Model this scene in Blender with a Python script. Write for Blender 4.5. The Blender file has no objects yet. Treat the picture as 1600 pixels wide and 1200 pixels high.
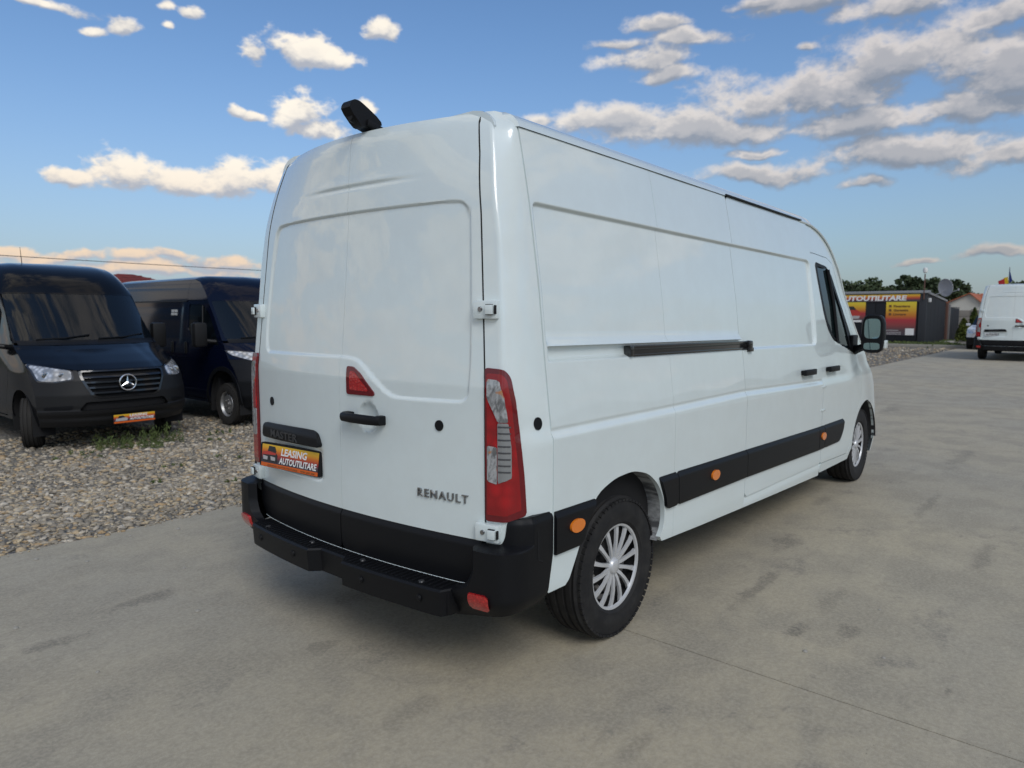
import bpy, bmesh, math, random
import numpy as np
from mathutils import Vector, Matrix
R = math.radians
rng = np.random.default_rng(7)
random.seed(7)
S = bpy.context.scene
COL = S.collection

# ------------------------------------------------------------------ camera
CAM = np.array([-1.898, -2.766, 1.5945]); YAW, PITCH, FPX = 0.7039, -0.0982, 1102.0
cd = bpy.data.cameras.new('camera'); cam = bpy.data.objects.new('camera', cd); COL.objects.link(cam)
cam.location = CAM; cam.rotation_euler = (math.pi/2 + PITCH, 0, YAW - math.pi/2)
cd.sensor_width = 36; cd.lens = FPX/1600*36; cd.clip_start = .05; cd.clip_end = 5000
cd.dof.use_dof = True; cd.dof.focus_distance = 3.2; cd.dof.aperture_fstop = 4.0
S.camera = cam
S.view_settings.view_transform = 'Standard'; S.view_settings.look = 'None'
S.view_settings.exposure = 0.3; S.view_settings.gamma = 1.0; S.view_settings.use_curve_mapping = False

# ------------------------------------------------------------------ sun + sky
SUN_EL, SUN_AZ = 43.0, 240.0        # azimuth counter-clockwise from +x
sl = bpy.data.lights.new('sun', 'SUN'); so = bpy.data.objects.new('sun', sl); COL.objects.link(so)
sl.energy = 1.15; sl.angle = R(28); sl.color = (1.0, .965, .92)
sd_ = Vector((math.cos(R(SUN_EL))*math.cos(R(SUN_AZ)), math.cos(R(SUN_EL))*math.sin(R(SUN_AZ)), math.sin(R(SUN_EL))))
so.rotation_euler = sd_.to_track_quat('Z', 'Y').to_euler()

W = bpy.data.worlds.new('World'); S.world = W; W.use_nodes = True
nt = W.node_tree; nt.nodes.clear()
class NB:
    def __init__(s, nt): s.nt = nt
    def n(s, t, **k):
        o = s.nt.nodes.new(t)
        for a, b in k.items(): setattr(o, a, b)
        return o
    def put(s, sock, v):
        if isinstance(v, bpy.types.NodeSocket): s.nt.links.new(v, sock)
        elif v is not None:
            try: sock.default_value = v
            except Exception: sock.default_value = (*v, 1.0)
    def m(s, op, a, b=None, c=None, clamp=False):
        o = s.n('ShaderNodeMath', operation=op, use_clamp=clamp)
        for i, v in enumerate((a, b, c)): s.put(o.inputs[i], v)
        return o.outputs[0]
    def v(s, op, a, b=None, out=0):
        o = s.n('ShaderNodeVectorMath', operation=op); s.put(o.inputs[0], a)
        if b is not None:
            s.put(o.inputs[3] if op == 'SCALE' else o.inputs[1], b)
        return o.outputs['Value'] if op in ('DOT_PRODUCT', 'LENGTH') else o.outputs[0]
    def noise(s, vec, scale, detail=4, rough=.55, dist=0, w=None):
        o = s.n('ShaderNodeTexNoise'); 
        if vec is not None: s.put(o.inputs['Vector'], vec)
        s.put(o.inputs['Scale'], scale); s.put(o.inputs['Detail'], detail); s.put(o.inputs['Roughness'], rough); s.put(o.inputs['Distortion'], dist)
        return o.outputs['Fac']
    def vor(s, vec, scale, feature='F1'):
        o = s.n('ShaderNodeTexVoronoi', feature=feature); s.put(o.inputs['Vector'], vec); s.put(o.inputs['Scale'], scale)
        return o
    def mr(s, v, a, b, c=0, d=1, smooth=True):
        o = s.n('ShaderNodeMapRange', interpolation_type='SMOOTHSTEP' if smooth else 'LINEAR')
        for i, x in enumerate((v, a, b, c, d)): s.put(o.inputs[i], x)
        return o.outputs[0]
    def mix(s, f, a, b, mode='MIX'):
        o = s.n('ShaderNodeMix', data_type='RGBA', blend_type=mode)
        s.put(o.inputs[0], f); s.put(o.inputs[6], a); s.put(o.inputs[7], b)
        return o.outputs[2]
    def ramp(s, f, stops, interp='LINEAR'):
        o = s.n('ShaderNodeValToRGB'); cr = o.color_ramp; cr.interpolation = interp
        while len(cr.elements) < len(stops): cr.elements.new(.5)
        for e, (p, c) in zip(cr.elements, stops): e.position = p; e.color = (*c, 1)
        s.put(o.inputs[0], f); return o.outputs[0]

def ray(u, v):
    F = np.array([math.cos(PITCH)*math.cos(YAW), math.cos(PITCH)*math.sin(YAW), math.sin(PITCH)])
    Rt = np.cross(F, [0, 0, 1]); Rt /= np.linalg.norm(Rt); U = np.cross(Rt, F)
    return F + Rt*(u-800)/FPX + U*(600-v)/FPX

b = NB(nt)
tc = b.n('ShaderNodeTexCoord').outputs['Generated']
D = b.v('NORMALIZE', tc)
sky = b.n('ShaderNodeTexSky', sky_type='NISHITA', sun_disc=False, sun_elevation=R(SUN_EL), sun_rotation=R(90-SUN_AZ),
          altitude=200, air_density=1.0, dust_density=1.6, ozone_density=1.6)
SKY_STR = 0.100; SKY_TINT = (.80, 1.0, 1.17); HAZE_COL = (.29, .345, .41); COV = (-.02, .52)
# clouds: the puffs the photograph shows, as directions on the sky (u, v, half width, half height in photo pixels)
PUFFS = [(110, 283, 55, 22), (190, 276, 75, 42), (285, 282, 75, 36), (365, 288, 75, 42), (440, 292, 50, 34),
 (470, 176, 48, 46), (505, 205, 60, 22), (575, 172, 26, 20), (487, 86, 66, 34), (530, 92, 50, 26), (588, 60, 36, 24), (396, 92, 26, 24), (372, 180, 16, 10), (396, 184, 20, 10),
 (60, 4, 110, 16), (140, 42, 36, 16), (195, 44, 34, 18), (260, 10, 18, 18), (290, 18, 22, 14), (263, 42, 14, 14),
 (28, 388, 60, 20), (110, 400, 90, 18), (205, 405, 46, 12), (265, 404, 30, 10), (345, 414, 90, 14), (230, 425, 260, 16),
 (1085, 64, 62, 18), (1010, 98, 66, 22), (1030, 42, 44, 12), (1045, 124, 46, 14), (962, 72, 44, 9),
 (960, 196, 110, 20), (1060, 208, 140, 26), (1180, 165, 80, 44), (1150, 214, 130, 26), (1290, 150, 120, 46), (1400, 100, 120, 56), (1500, 90, 100, 60), (1580, 110, 90, 70), (1500, 172, 130, 28), (1330, 195, 100, 28), (1183, 245, 40, 9),
 (1450, 238, 170, 30), (1570, 240, 110, 34), (1195, 276, 100, 16), (1345, 292, 40, 10),
 (1250, 4, 90, 18), (1400, 8, 90, 22), (1565, 24, 90, 40), (1180, 4, 50, 10), (1440, 409, 34, 5), (1560, 400, 60, 8), (1260, 70, 16, 8), (845, 190, 26, 10)]
def ae(u, v):
    c = ray(u, v); return math.atan2(c[1], c[0])-YAW, math.asin(c[2]/np.linalg.norm(c))
def noise_group():
    g = bpy.data.node_groups.new('cloud_billow', 'ShaderNodeTree')
    g.interface.new_socket('Dir', in_out='INPUT', socket_type='NodeSocketVector')
    g.interface.new_socket('Noise', in_out='OUTPUT', socket_type='NodeSocketFloat')
    q = NB(g); gi = q.n('NodeGroupInput').outputs[0]; go = q.n('NodeGroupOutput')
    st = q.v('MULTIPLY', gi, (1, 1, 1.6))
    n1 = q.noise(st, 14.0, 7, .54)
    n2 = q.noise(st, 42.0, 3, .55)
    nn = q.m('ADD', q.m('MULTIPLY', q.m('SUBTRACT', n1, .5), 3.0), q.m('MULTIPLY', q.m('SUBTRACT', .10, q.m('ABSOLUTE', q.m('SUBTRACT', n2, .5))), 1.5))
    q.put(go.inputs[0], nn); return g
CN = noise_group()
sunh = Vector((sd_.x, sd_.y, 0)).normalized()
SH = (sunh.x*.012, sunh.y*.012, .016)
def billow(vec):
    o = b.n('ShaderNodeGroup'); o.node_tree = CN; b.put(o.inputs[0], vec); return o.outputs[0]
sep = b.n('ShaderNodeSeparateXYZ'); b.put(sep.inputs[0], D); el = sep.outputs[2]
AZ = b.m('SUBTRACT', b.m('ARCTAN2', sep.outputs[1], sep.outputs[0]), YAW)
EL = b.m('ARCSINE', el)
cb_ = b.n('ShaderNodeCombineXYZ'); b.put(cb_.inputs[0], AZ); b.put(cb_.inputs[1], EL); SPH = cb_.outputs[0]
skyc = b.v('SCALE', sky.outputs[0], SKY_STR)
skyc = b.mix(1.0, skyc, SKY_TINT, 'MULTIPLY')
# thin haze towards the horizon, all the way round
hz = b.m('POWER', b.mr(el, 0, .42, 1, 0, False), 2.2)
side_ = b.mr(AZ, -.45, .25)
skyc = b.mix(b.m('MULTIPLY', hz, .84), skyc, b.mix(side_, (.255, .295, .308), (.31, .35, .395)))     # clouds towards the sun's side catch more light
warm = b.mr(el, .04, .22)
topc = b.mix(side_, (.60, .555, .525), (.86, .79, .68))
topc = b.mix(warm, b.mix(side_, (.46, .42, .39), (.72, .55, .40)), topc)
basec = b.mix(side_, (.20, .225, .27), (.36, .38, .43))
def field(puffs):
    wn = b.n('ShaderNodeTexNoise'); b.put(wn.inputs['Vector'], D); wn.inputs['Scale'].default_value = 11.; wn.inputs['Detail'].default_value = 3.
    co = b.v('ADD', SPH, b.v('SCALE', b.v('SUBTRACT', wn.outputs['Color'], (.5, .5, .5)), .040))
    acc = accv = None
    for (u, v, hw, hh) in puffs:
        a0, e0 = ae(u, v); w = abs(ae(u+hw, v)[0]-ae(u-hw, v)[0])/2; h = abs(ae(u, v-hh)[1]-ae(u, v+hh)[1])/2
        o = b.n('ShaderNodeVectorMath', operation='MULTIPLY_ADD'); b.put(o.inputs[0], co); o.inputs[1].default_value = (1/w, 1/h, 0); o.inputs[2].default_value = (-a0/w, -e0/h, 0)
        V = o.outputs[0]
        V2 = b.v('MAXIMUM', V, b.v('MULTIPLY', V, (-1, -1.7, 0)))
        f = b.v('LENGTH', V2)
        # the same puff a little higher up: its top is lit, its base is not
        o2 = b.v('ADD', V, (0, .42, 0)); f2 = b.v('LENGTH', b.v('MAXIMUM', o2, b.v('MULTIPLY', o2, (-1, -1.2, 0))))
        acc = f if acc is None else b.m('SMOOTH_MIN', acc, f, .18)
        accv = f2 if accv is None else b.m('SMOOTH_MIN', accv, f2, .18)
    return b.m('SUBTRACT', 1.0, acc), b.m('SUBTRACT', 1.0, accv)
def shade(f0, f1, c0=COV[0], c1=COV[1], op=.95, amp=1.0, tk=(.5, 1.6, .22)):
    n0 = b.m('MULTIPLY', billow(D), amp); n1 = b.m('MULTIPLY', billow(b.v('ADD', D, SH)), amp)
    d0 = b.m('ADD', b.m('MAXIMUM', f0, -1.6), n0); d1 = b.m('ADD', b.m('MAXIMUM', f1, -1.6), n1)
    cov = b.mr(d0, c0, c1); thick = b.mr(d0, tk[0], tk[1])
    lit = b.mr(b.m('SUBTRACT', d0, d1), -.55, .55)
    c = b.mix(lit, basec, topc); c = b.mix(b.mr(thick, 0, 1, 0, tk[2]), c, basec)
    bg = b.n('ShaderNodeBackground'); b.put(bg.inputs[0], b.mix(b.m('MULTIPLY', cov, op), skyc, c)); return bg.outputs[0]
LEFT = shade(*field([p for p in PUFFS if p[0] < 720]), -.05, .50, .96, .85); RIGHT = shade(*field([(p[0], p[1], p[2]*1.15, p[3]*1.28) for p in PUFFS if p[0] >= 720]), -.22, .62, .90, .80, (.35, 1.15, .56))
# the same kind of cloud scattered over the rest of the sky
zz = b.m('ADD', b.m('MAXIMUM', el, 0.0), .13)
cz = b.n('ShaderNodeCombineXYZ')
for i in range(3): b.put(cz.inputs[i], zz)
pl = b.v('DIVIDE', D, cz.outputs[0])
nz = b.noise(pl, 1.25, 4, .5)
edge = b.m('MULTIPLY', b.mr(b.m('ABSOLUTE', AZ), .80, 1.25, 1, 0), b.mr(EL, .55, 1.15, 1, 0))
gen = b.m('MINIMUM', b.m('SUBTRACT', b.m('MULTIPLY', b.m('SUBTRACT', nz, .47), 8.0), b.m('MULTIPLY', edge, 4.0)), .9)
OTHER = shade(gen, b.m('SUBTRACT', gen, 0.05))
inview = b.m('MULTIPLY', b.m('LESS_THAN', b.m('ABSOLUTE', AZ), .78), b.m('MULTIPLY', b.m('LESS_THAN', EL, .50), b.m('GREATER_THAN', EL, -.02)))
AZM = ae(745, 300)[0]
mx1 = b.n('ShaderNodeMixShader'); b.put(mx1.inputs[0], b.m('GREATER_THAN', AZ, AZM)); nt.links.new(RIGHT, mx1.inputs[1]); nt.links.new(LEFT, mx1.inputs[2])
mx2 = b.n('ShaderNodeMixShader'); b.put(mx2.inputs[0], inview); nt.links.new(OTHER, mx2.inputs[1]); nt.links.new(mx1.outputs[0], mx2.inputs[2])
wo = b.n('ShaderNodeOutputWorld'); nt.links.new(mx2.outputs[0], wo.inputs[0])
W.cycles.sampling_method = 'MANUAL'; W.cycles.sample_map_resolution = 256

# ------------------------------------------------------------------ materials
M = {}
def mat(name, col=(.5, .5, .5), rough=.5, metal=0, coat=0, spec=.5, bump=None, fn=None, alpha=1, trans=0, coatr=.03):
    m = bpy.data.materials.new(name); m.use_nodes = True
    n = m.node_tree; q = NB(n); bs = n.nodes['Principled BSDF']
    bs.inputs['Base Color'].default_value = (*col, 1); bs.inputs['Roughness'].default_value = rough
    bs.inputs['Metallic'].default_value = metal; bs.inputs['Coat Weight'].default_value = coat; bs.inputs['Coat Roughness'].default_value = coatr
    bs.inputs['Specular IOR Level'].default_value = spec; bs.inputs['Alpha'].default_value = alpha
    bs.inputs['Transmission Weight'].default_value = trans
    if bump:
        o = q.n('ShaderNodeTexCoord').outputs['Object']
        bn = q.n('ShaderNodeBump'); bn.inputs['Strength'].default_value = bump[1]; bn.inputs['Distance'].default_value = bump[2] if len(bump) > 2 else .01
        q.put(bn.inputs['Height'], q.noise(o, bump[0], 4, .6)); n.links.new(bn.outputs[0], bs.inputs['Normal'])
    if fn: fn(q, bs)
    M[name] = m; return m

def dirt(base, amt=.05, low=None):
    def f(q, bs):
        o = q.n('ShaderNodeTexCoord').outputs['Object']
        a = q.noise(o, 3.0, 6, .6); c = q.noise(o, 60., 3, .6)
        k = q.mr(q.m('ADD', q.m('MULTIPLY', a, .7), q.m('MULTIPLY', c, .3)), .35, .7, 0, amt)
        col = q.mix(k, base, (.33, .30, .26))
        if low:    # road dust that settles low on the bodywork
            s = q.n('ShaderNodeSeparateXYZ'); q.put(s.inputs[0], o)
            k2 = q.m('MULTIPLY', q.mr(s.outputs[2], low[0], low[1], 1, 0), q.mr(q.noise(o, 7., 7, .65), .35, .7, .15, low[2]))
            col = q.mix(k2, col, (.36, .33, .29))
        q.put(bs.inputs['Base Color'], col)
    return f
mat('white_paint', (.70, .785, .785), .22, coat=1, coatr=.015, fn=dirt((.70, .785, .785), .0, (.62, .35, .10)))
mat('black_paint', (.004, .0045, .006), .11, spec=.28, fn=dirt((.0035, .004, .0055), .0))
mat('navy_paint', (.002, .004, .014), .11, spec=.26)
mat('silver_paint', (.55, .56, .57), .3, coat=1)
mat('black_plastic', (.0045, .005, .0065), .48, spec=.24, bump=(900, .25, .001), fn=None)
mat('grey_plastic', (.010, .010, .0105), .5, spec=.3, bump=(700, .2, .001))
mat('gloss_black', (.008, .008, .009), .12, coat=.5)
mat('dark', (.006, .006, .007), .9)
mat('underbody', (.03, .03, .032), .85)
mat('emboss', (.035, .036, .038), .4)
mat('chrome', (.62, .62, .63), .13, metal=1)
mat('dark_chrome', (.33, .33, .34), .25, metal=1)
mat('silver', (.58, .59, .60), .34, metal=.35)
mat('steel', (.40, .40, .40), .45, metal=.8)
mat('disc', (.30, .29, .28), .5, metal=.7)
def tyre_fn(q, bs):
    o = q.n('ShaderNodeTexCoord').outputs['Object']
    k = q.mr(q.noise(o, 9., 6, .65), .35, .75)
    q.put(bs.inputs['Base Color'], q.mix(k, (.012, .012, .013), (.028, .027, .026)))
mat('tyre', (.014, .014, .015), .75, spec=.3, fn=tyre_fn)
mat('dusty_tyre', (.03, .028, .026), .85, spec=.3, bump=(40, .3, .01))
def lens(col, col2, sc):
    def f(q, bs):
        o = q.n('ShaderNodeTexCoord').outputs['Object']
        v = q.vor(o, sc)
        k = q.mr(v.outputs['Distance'], 0, .7)
        q.put(bs.inputs['Base Color'], q.mix(k, col, col2))
        bn = q.n('ShaderNodeBump'); bn.inputs['Strength'].default_value = .35; bn.inputs['Distance'].default_value = .004
        q.put(bn.inputs['Height'], v.outputs['Distance']); q.nt.links.new(bn.outputs[0], bs.inputs['Normal'])
    return f
mat('red_lens', (.40, .003, .007), .12, coat=.6, fn=lens((.46, .004, .009), (.24, .002, .005), 14))
mat('deep_red_lens', (.13, .002, .006), .08, coat=.6)
mat('bright_red_lens', (.5, .02, .015), .12, coat=1, fn=lens((.55, .02, .018), (.34, .006, .008), 90))
def clear_fn(q, bs):
    o = q.n('ShaderNodeTexCoord').outputs['Object']
    n = q.noise(q.v('MULTIPLY', o, (1, 1, .6)), 38., 3, .6, 1.2)
    c = q.ramp(n, [(0, (.06, .06, .065)), (.40, (.17, .175, .18)), (.56, (.40, .41, .42)), (1, (.72, .72, .72))])
    c = q.mix(q.mr(q.noise(o, 26., 1, .5), .64, .72), c, (.50, .22, .09))
    q.put(bs.inputs['Base Color'], c)
mat('clear_lens', (.55, .56, .56), .14, coat=1, metal=.25, fn=clear_fn)
mat('grey_lens', (.22, .225, .225), .3, coat=.7)
mat('lens_line', (.06, .06, .065), .4)
mat('amber', (.75, .19, .008), .25, coat=1)
mat('headlamp_glass', (.60, .62, .64), .12, metal=.35, coat=1, fn=lens((.86, .87, .88), (.30, .31, .32), 16))
mat('headlamp_rim', (.02, .02, .022), .2, coat=1)
mat('glass', (.006, .012, .013), .03, spec=.6, alpha=.93)
mat('dark_glass', (.004, .006, .008), .03, spec=.5, alpha=.93)
mat('mirror', (.20, .27, .27), .02, metal=1)
mat('liner', (.16, .165, .165), .85, bump=(25, .6, .02), fn=None)
def liner_fn(q, bs):
    o = q.n('ShaderNodeTexCoord').outputs['Object']
    mp = q.v('MULTIPLY', o, (22, 2, 3))
    k = q.mr(q.noise(mp, 1.5, 6, .7), .38, .62)
    q.put(bs.inputs['Base Color'], q.mix(k, (.06, .062, .065), (.34, .35, .35)))
mat('dusty_liner', (.2, .2, .2), .85, fn=liner_fn)
def plate_fn(q, bs):
    g = q.n('ShaderNodeTexCoord').outputs['Generated']
    s = q.n('ShaderNodeSeparateXYZ'); q.put(s.inputs[0], g)
    q.put(bs.inputs['Base Color'], q.ramp(s.outputs[2], [(0, (.035, .03, .045)), (.20, (.05, .035, .05)), (.42, (.36, .035, .03)), (.62, (.60, .14, .015)), (.80, (.72, .36, .02)), (1, (.70, .46, .03))]))
mat('banner_print', (.5, .2, .05), .35, coat=.3, fn=plate_fn)
def poster_fn(q, bs):
    g = q.n('ShaderNodeTexCoord').outputs['Generated']
    s = q.n('ShaderNodeSeparateXYZ'); q.put(s.inputs[0], g)
    q.put(bs.inputs['Base Color'], q.ramp(s.outputs[2], [(0, (.05, .045, .06)), (.16, (.09, .05, .055)), (.30, (.26, .05, .05)), (.46, (.42, .035, .045)), (.58, (.55, .17, .02)), (.8, (.68, .42, .03)), (1, (.72, .60, .04))]))
mat('poster_print', (.5, .3, .05), .45, fn=poster_fn)
mat('orange_print', (.62, .11, .01), .4)
mat('white_print', (.78, .78, .76), .45)
mat('grey_print', (.42, .40, .40), .5)
mat('black_print', (.02, .02, .022), .5)
mat('brown_print', (.16, .07, .02), .5)
mat('red_print', (.45, .04, .03), .4)
mat('plate_white', (.60, .62, .62), .4)
mat('seat_cloth', (.03, .032, .035), .9)
mat('teal_trim', (.02, .05, .052), .5)

def concrete_fn(q, bs):
    o = q.n('ShaderNodeTexCoord').outputs['Object']
    big = q.noise(o, .35, 5, .6); mid = q.noise(o, 1.9, 8, .62); fine = q.noise(o, 55., 6, .7); grain = q.noise(o, 320., 3, .7)
    trow = q.v('MULTIPLY', o, (.55, 2.3, 1)); sweep = q.noise(trow, 2.2, 7, .65, .6)
    col = q.mix(q.mr(big, .35, .66), (.345, .335, .305), (.425, .392, .318))
    col = q.mix(q.mr(mid, .42, .62, 0, .62), col, (.250, .243, .225))
    col = q.mix(q.mr(sweep, .52, .72, 0, .40), col, (.50, .47, .40))
    # smudges left by tyres: dark, patchy
    sm = q.m('MULTIPLY', q.mr(q.noise(q.v('MULTIPLY', o, (.9, 1.7, 1)), 1.7, 9, .68, .4), .555, .66), q.mr(q.noise(o, 9., 6, .7), .40, .58))
    col = q.mix(q.m('MULTIPLY', sm, .60), col, (0.138, 0.138, 0.143))
    # tyre arcs
    for cx, cy, rr, wd, st in ((2.6, -6.2, 4.6, .07, .35), (1.0, -7.4, 5.4, .05, .25), (-3.4, -5.2, 5.3, .06, .3), (6.5, -9.5, 7.0, .11, .42), (-6, 3.5, 5.2, .08, .3), (7.2, -9.0, 5.6, .10, .36)):
        dd = q.v('LENGTH', q.v('SUBTRACT', q.v('MULTIPLY', o, (1, 1, 0)), (cx, cy, 0)))
        k = q.m('SUBTRACT', 1.0, q.m('MINIMUM', q.m('DIVIDE', q.m('ABSOLUTE', q.m('SUBTRACT', dd, rr)), wd), 1.0))
        k = q.m('MULTIPLY', q.m('MULTIPLY', k, st), q.mr(q.noise(o, 1.3, 6, .7), .48, .66))
        col = q.mix(k, col, (0.162, 0.162, 0.162))
    # trowel streaks, hairline scratches and a fine network of crazing
    st = q.noise(q.v('MULTIPLY', o, (3.2, 26., 1)), 2.0, 5, .7, .3); col = q.mix(q.mr(st, .56, .74, 0, .30), col, (.21, .20, .18))
    st2 = q.noise(q.v('MULTIPLY', o, (17., 4.0, 1)), 2.0, 5, .7, .8); col = q.mix(q.mr(st2, .58, .74, 0, .24), col, (.56, .53, .47))
    gr = q.noise(o, 21., 7, .72); col = q.mix(q.mr(gr, .36, .64, 0, .34), col, (.215, .208, .185))
    wt = q.n('ShaderNodeVectorMath', operation='MULTIPLY_ADD'); nz_ = q.n('ShaderNodeTexNoise'); q.put(nz_.inputs['Vector'], o); nz_.inputs['Scale'].default_value = 1.6; nz_.inputs['Detail'].default_value = 5.
    q.put(wt.inputs[0], nz_.outputs['Color']); wt.inputs[1].default_value = (.9, .9, 0); q.put(wt.inputs[2], o)
    ck = q.vor(wt.outputs[0], .42, 'DISTANCE_TO_EDGE'); ckm = q.m('MULTIPLY', q.mr(ck.outputs['Distance'], .0, .006, 1, 0), q.mr(q.noise(o, .5, 3, .5), .50, .60))
    col = q.mix(q.m('MULTIPLY', ckm, .14), col, (.09, .088, .08))
    # oil drips and scuffs, each with its own place on the slab
    brk = q.m('ADD', q.m('MULTIPLY', q.m('SUBTRACT', q.noise(o, 5.5, 7, .68), .5), 3.4), q.m('MULTIPLY', q.m('SUBTRACT', gr, .5), 2.6))
    for (sx, sy, rx, ry, stn) in [(-0.87, 1.07, 0.17, 0.06, 0.62), (-0.32, 1.28, 0.22, 0.08, 0.6), (-0.02, 0.04, 0.1, 0.07, 0.5), (0.44, 2.98, 0.3, 0.08, 0.4), (0.5, 0.42, 0.2, 0.12, 0.4), (2.13, -1.28, 0.42, 0.05, 0.62), (1.66, -1.64, 0.11, 0.05, 0.72), (1.78, -1.84, 0.12, 0.06, 0.62), (3.07, -1.11, 0.2, 0.1, 0.58), (11.2, 0.01, 0.6, 0.14, 0.55), (7.28, -1.56, 0.8, 0.1, 0.45), (3.57, -2.21, 0.4, 0.06, 0.5), (2.2, -1.66, 0.25, 0.05, 0.4), (-0.07, -0.7, 0.2, 0.08, 0.38), (0.32, -1.52, 0.14, 0.05, 0.4), (1.48, -2.33, 0.05, 0.02, 0.7), (4.77, -1.68, 0.55, 0.05, 0.45), (4.43, -0.96, 0.3, 0.06, 0.4)]:
        dv = q.n('ShaderNodeVectorMath', operation='MULTIPLY_ADD'); q.put(dv.inputs[0], o); dv.inputs[1].default_value = (1/rx, 1/ry, 0); dv.inputs[2].default_value = (-sx/rx, -sy/ry, 0)
        k = q.mr(q.m('ADD', q.v('LENGTH', dv.outputs[0]), brk), .35, 1.15, stn, 0)
        col = q.mix(k, col, (.115, .112, .105))
    # pits and specks
    v = q.vor(o, 26.); pit = q.m('MULTIPLY', q.mr(v.outputs['Distance'], .04, .11, 1, 0), q.mr(q.noise(o, 4.0, 4, .6), .52, .62))
    col = q.mix(q.m('MULTIPLY', pit, .7), col, (0.081, 0.081, 0.081))
    col = q.mix(q.mr(fine, .38, .66, 0, .40), col, (.54, .51, .455))
    col = q.mix(q.mr(grain, .36, .64, 0, .40), col, (.20, .19, .172))
    col = q.mix(1.0, col, (1.06, 1.0, .87), 'MULTIPLY')
    q.put(bs.inputs['Base Color'], col)
    q.put(bs.inputs['Roughness'], q.mr(mid, .3, .7, .72, .9))
    bn = q.n('ShaderNodeBump'); bn.inputs['Strength'].default_value = .6; bn.inputs['Distance'].default_value = .004
    h = q.m('ADD', q.m('ADD', q.m('MULTIPLY', fine, .8), q.m('MULTIPLY', grain, .5)), q.m('SUBTRACT', q.m('MULTIPLY', sweep, .8), pit))
    q.put(bn.inputs['Height'], h); q.nt.links.new(bn.outputs[0], bs.inputs['Normal'])
mat('concrete', (.24, .23, .21), .82, spec=.35, fn=concrete_fn)
def gravel_fn(q, bs):
    o = q.n('ShaderNodeTexCoord').outputs['Object']
    v1 = q.vor(o, 26.); v2 = q.vor(o, 60.); 
    c = q.ramp(v1.outputs['Color'], [(0, (.10, .10, .10)), (.3, (.17, .165, .155)), (.55, (.24, .215, .17)), (.8, (.30, .27, .215)), (1, (.36, .35, .33))])
    c = q.mix(.35, c, q.ramp(v2.outputs['Color'], [(0, (.08, .08, .08)), (1, (.30, .28, .24))]))
    c = q.mix(q.mr(q.noise(o, .8, 5, .6), .52, .68, 0, .65), c, (.22, .18, .125))
    c = q.mix(q.mr(v1.outputs['Distance'], .35, .8, 0, .6), c, (.06, .055, .05))
    q.put(bs.inputs['Base Color'], c)
    bn = q.n('ShaderNodeBump'); bn.inputs['Strength'].default_value = .9; bn.inputs['Distance'].default_value = .02
    q.put(bn.inputs['Height'], q.m('SUBTRACT', 1., q.m('ADD', v1.outputs['Distance'], q.m('MULTIPLY', v2.outputs['Distance'], .4)))); q.nt.links.new(bn.outputs[0], bs.inputs['Normal'])
mat('gravel_bed', (.2, .19, .16), .9, spec=.2, fn=gravel_fn)
def stone_fn(q, bs):
    a = q.n('ShaderNodeAttribute'); a.attribute_name = 'tint'
    o = q.n('ShaderNodeTexCoord').outputs['Object']
    q.put(bs.inputs['Base Color'], q.mix(q.mr(q.noise(o, 90., 4, .6), .3, .7, 0, .35), a.outputs['Color'], (.12, .115, .10)))
mat('stones', (.3, .28, .25), .8, spec=.3, fn=stone_fn)
def field_fn(q, bs):
    o = q.n('ShaderNodeTexCoord').outputs['Object']
    q.put(bs.inputs['Base Color'], q.mix(q.mr(q.noise(o, .05, 6, .6), .4, .62), (.075, .085, .04), (.14, .125, .075)))
mat('field', (.1, .1, .05), .95, spec=.2, fn=field_fn)
def leaf_fn(c1, c2, sc=1.2):
    def f(q, bs):
        o = q.n('ShaderNodeTexCoord').outputs['Object']
        a = q.n('ShaderNodeAttribute'); a.attribute_name = 'tint'
        q.put(bs.inputs['Base Color'], q.mix(q.m('ADD', q.m('MULTIPLY', q.mr(q.noise(o, sc, 4, .6), .35, .65), .5), q.m('MULTIPLY', a.outputs['Fac'], .5)), c1, c2))
    return f
mat('leaf_dark', (.04, .06, .025), .7, spec=.3, fn=leaf_fn((.026, .042, .020), (.070, .098, .042)))
mat('leaf_mid', (.05, .08, .03), .7, spec=.3, fn=leaf_fn((.036, .056, .026), (.095, .128, .055)))
mat('leaf_conifer', (.05, .09, .02), .7, spec=.3, fn=leaf_fn((.035, .06, .015), (.12, .14, .025), 2.5))
mat('weed', (.07, .11, .03), .7, spec=.3, fn=leaf_fn((.045, .075, .02), (.13, .16, .05), 6))
mat('bark', (.07, .055, .04), .9, bump=(8, .6, .03))
mat('cabin_panel', (.014, .016, .020), .6, spec=.25, bump=(3, .1, .01))
mat('cabin_trim', (.035, .038, .043), .6, spec=.3)
mat('cabin_roof', (.30, .31, .32), .45, metal=.4)
mat('rust_post', (.12, .06, .045), .8)
mat('grey_post', (.15, .145, .14), .7)
mat('fence_concrete', (.22, .20, .175), .9, bump=(4, .4, .02))
def wall_fn(q, bs):
    o = q.n('ShaderNodeTexCoord').outputs['Object']
    q.put(bs.inputs['Base Color'], q.mix(q.mr(q.noise(o, .8, 6, .65), .35, .7, 0, .4), (.58, .56, .50), (.42, .39, .33)))
mat('house_wall', (.58, .56, .50), .9, fn=wall_fn)
def tile_fn(c1, c2):
    def f(q, bs):
        o = q.n('ShaderNodeTexCoord').outputs['Object']
        q.put(bs.inputs['Base Color'], q.mix(q.mr(q.noise(o, 2.5, 6, .65), .35, .68), c1, c2))
    return f
mat('orange_tile', (.4, .13, .06), .8, fn=tile_fn((.42, .13, .055), (.30, .085, .04)))
mat('red_tile', (.2, .04, .035), .7, fn=tile_fn((.20, .035, .03), (.13, .028, .025)))
mat('dish_paint', (.38, .38, .40), .5)
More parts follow.
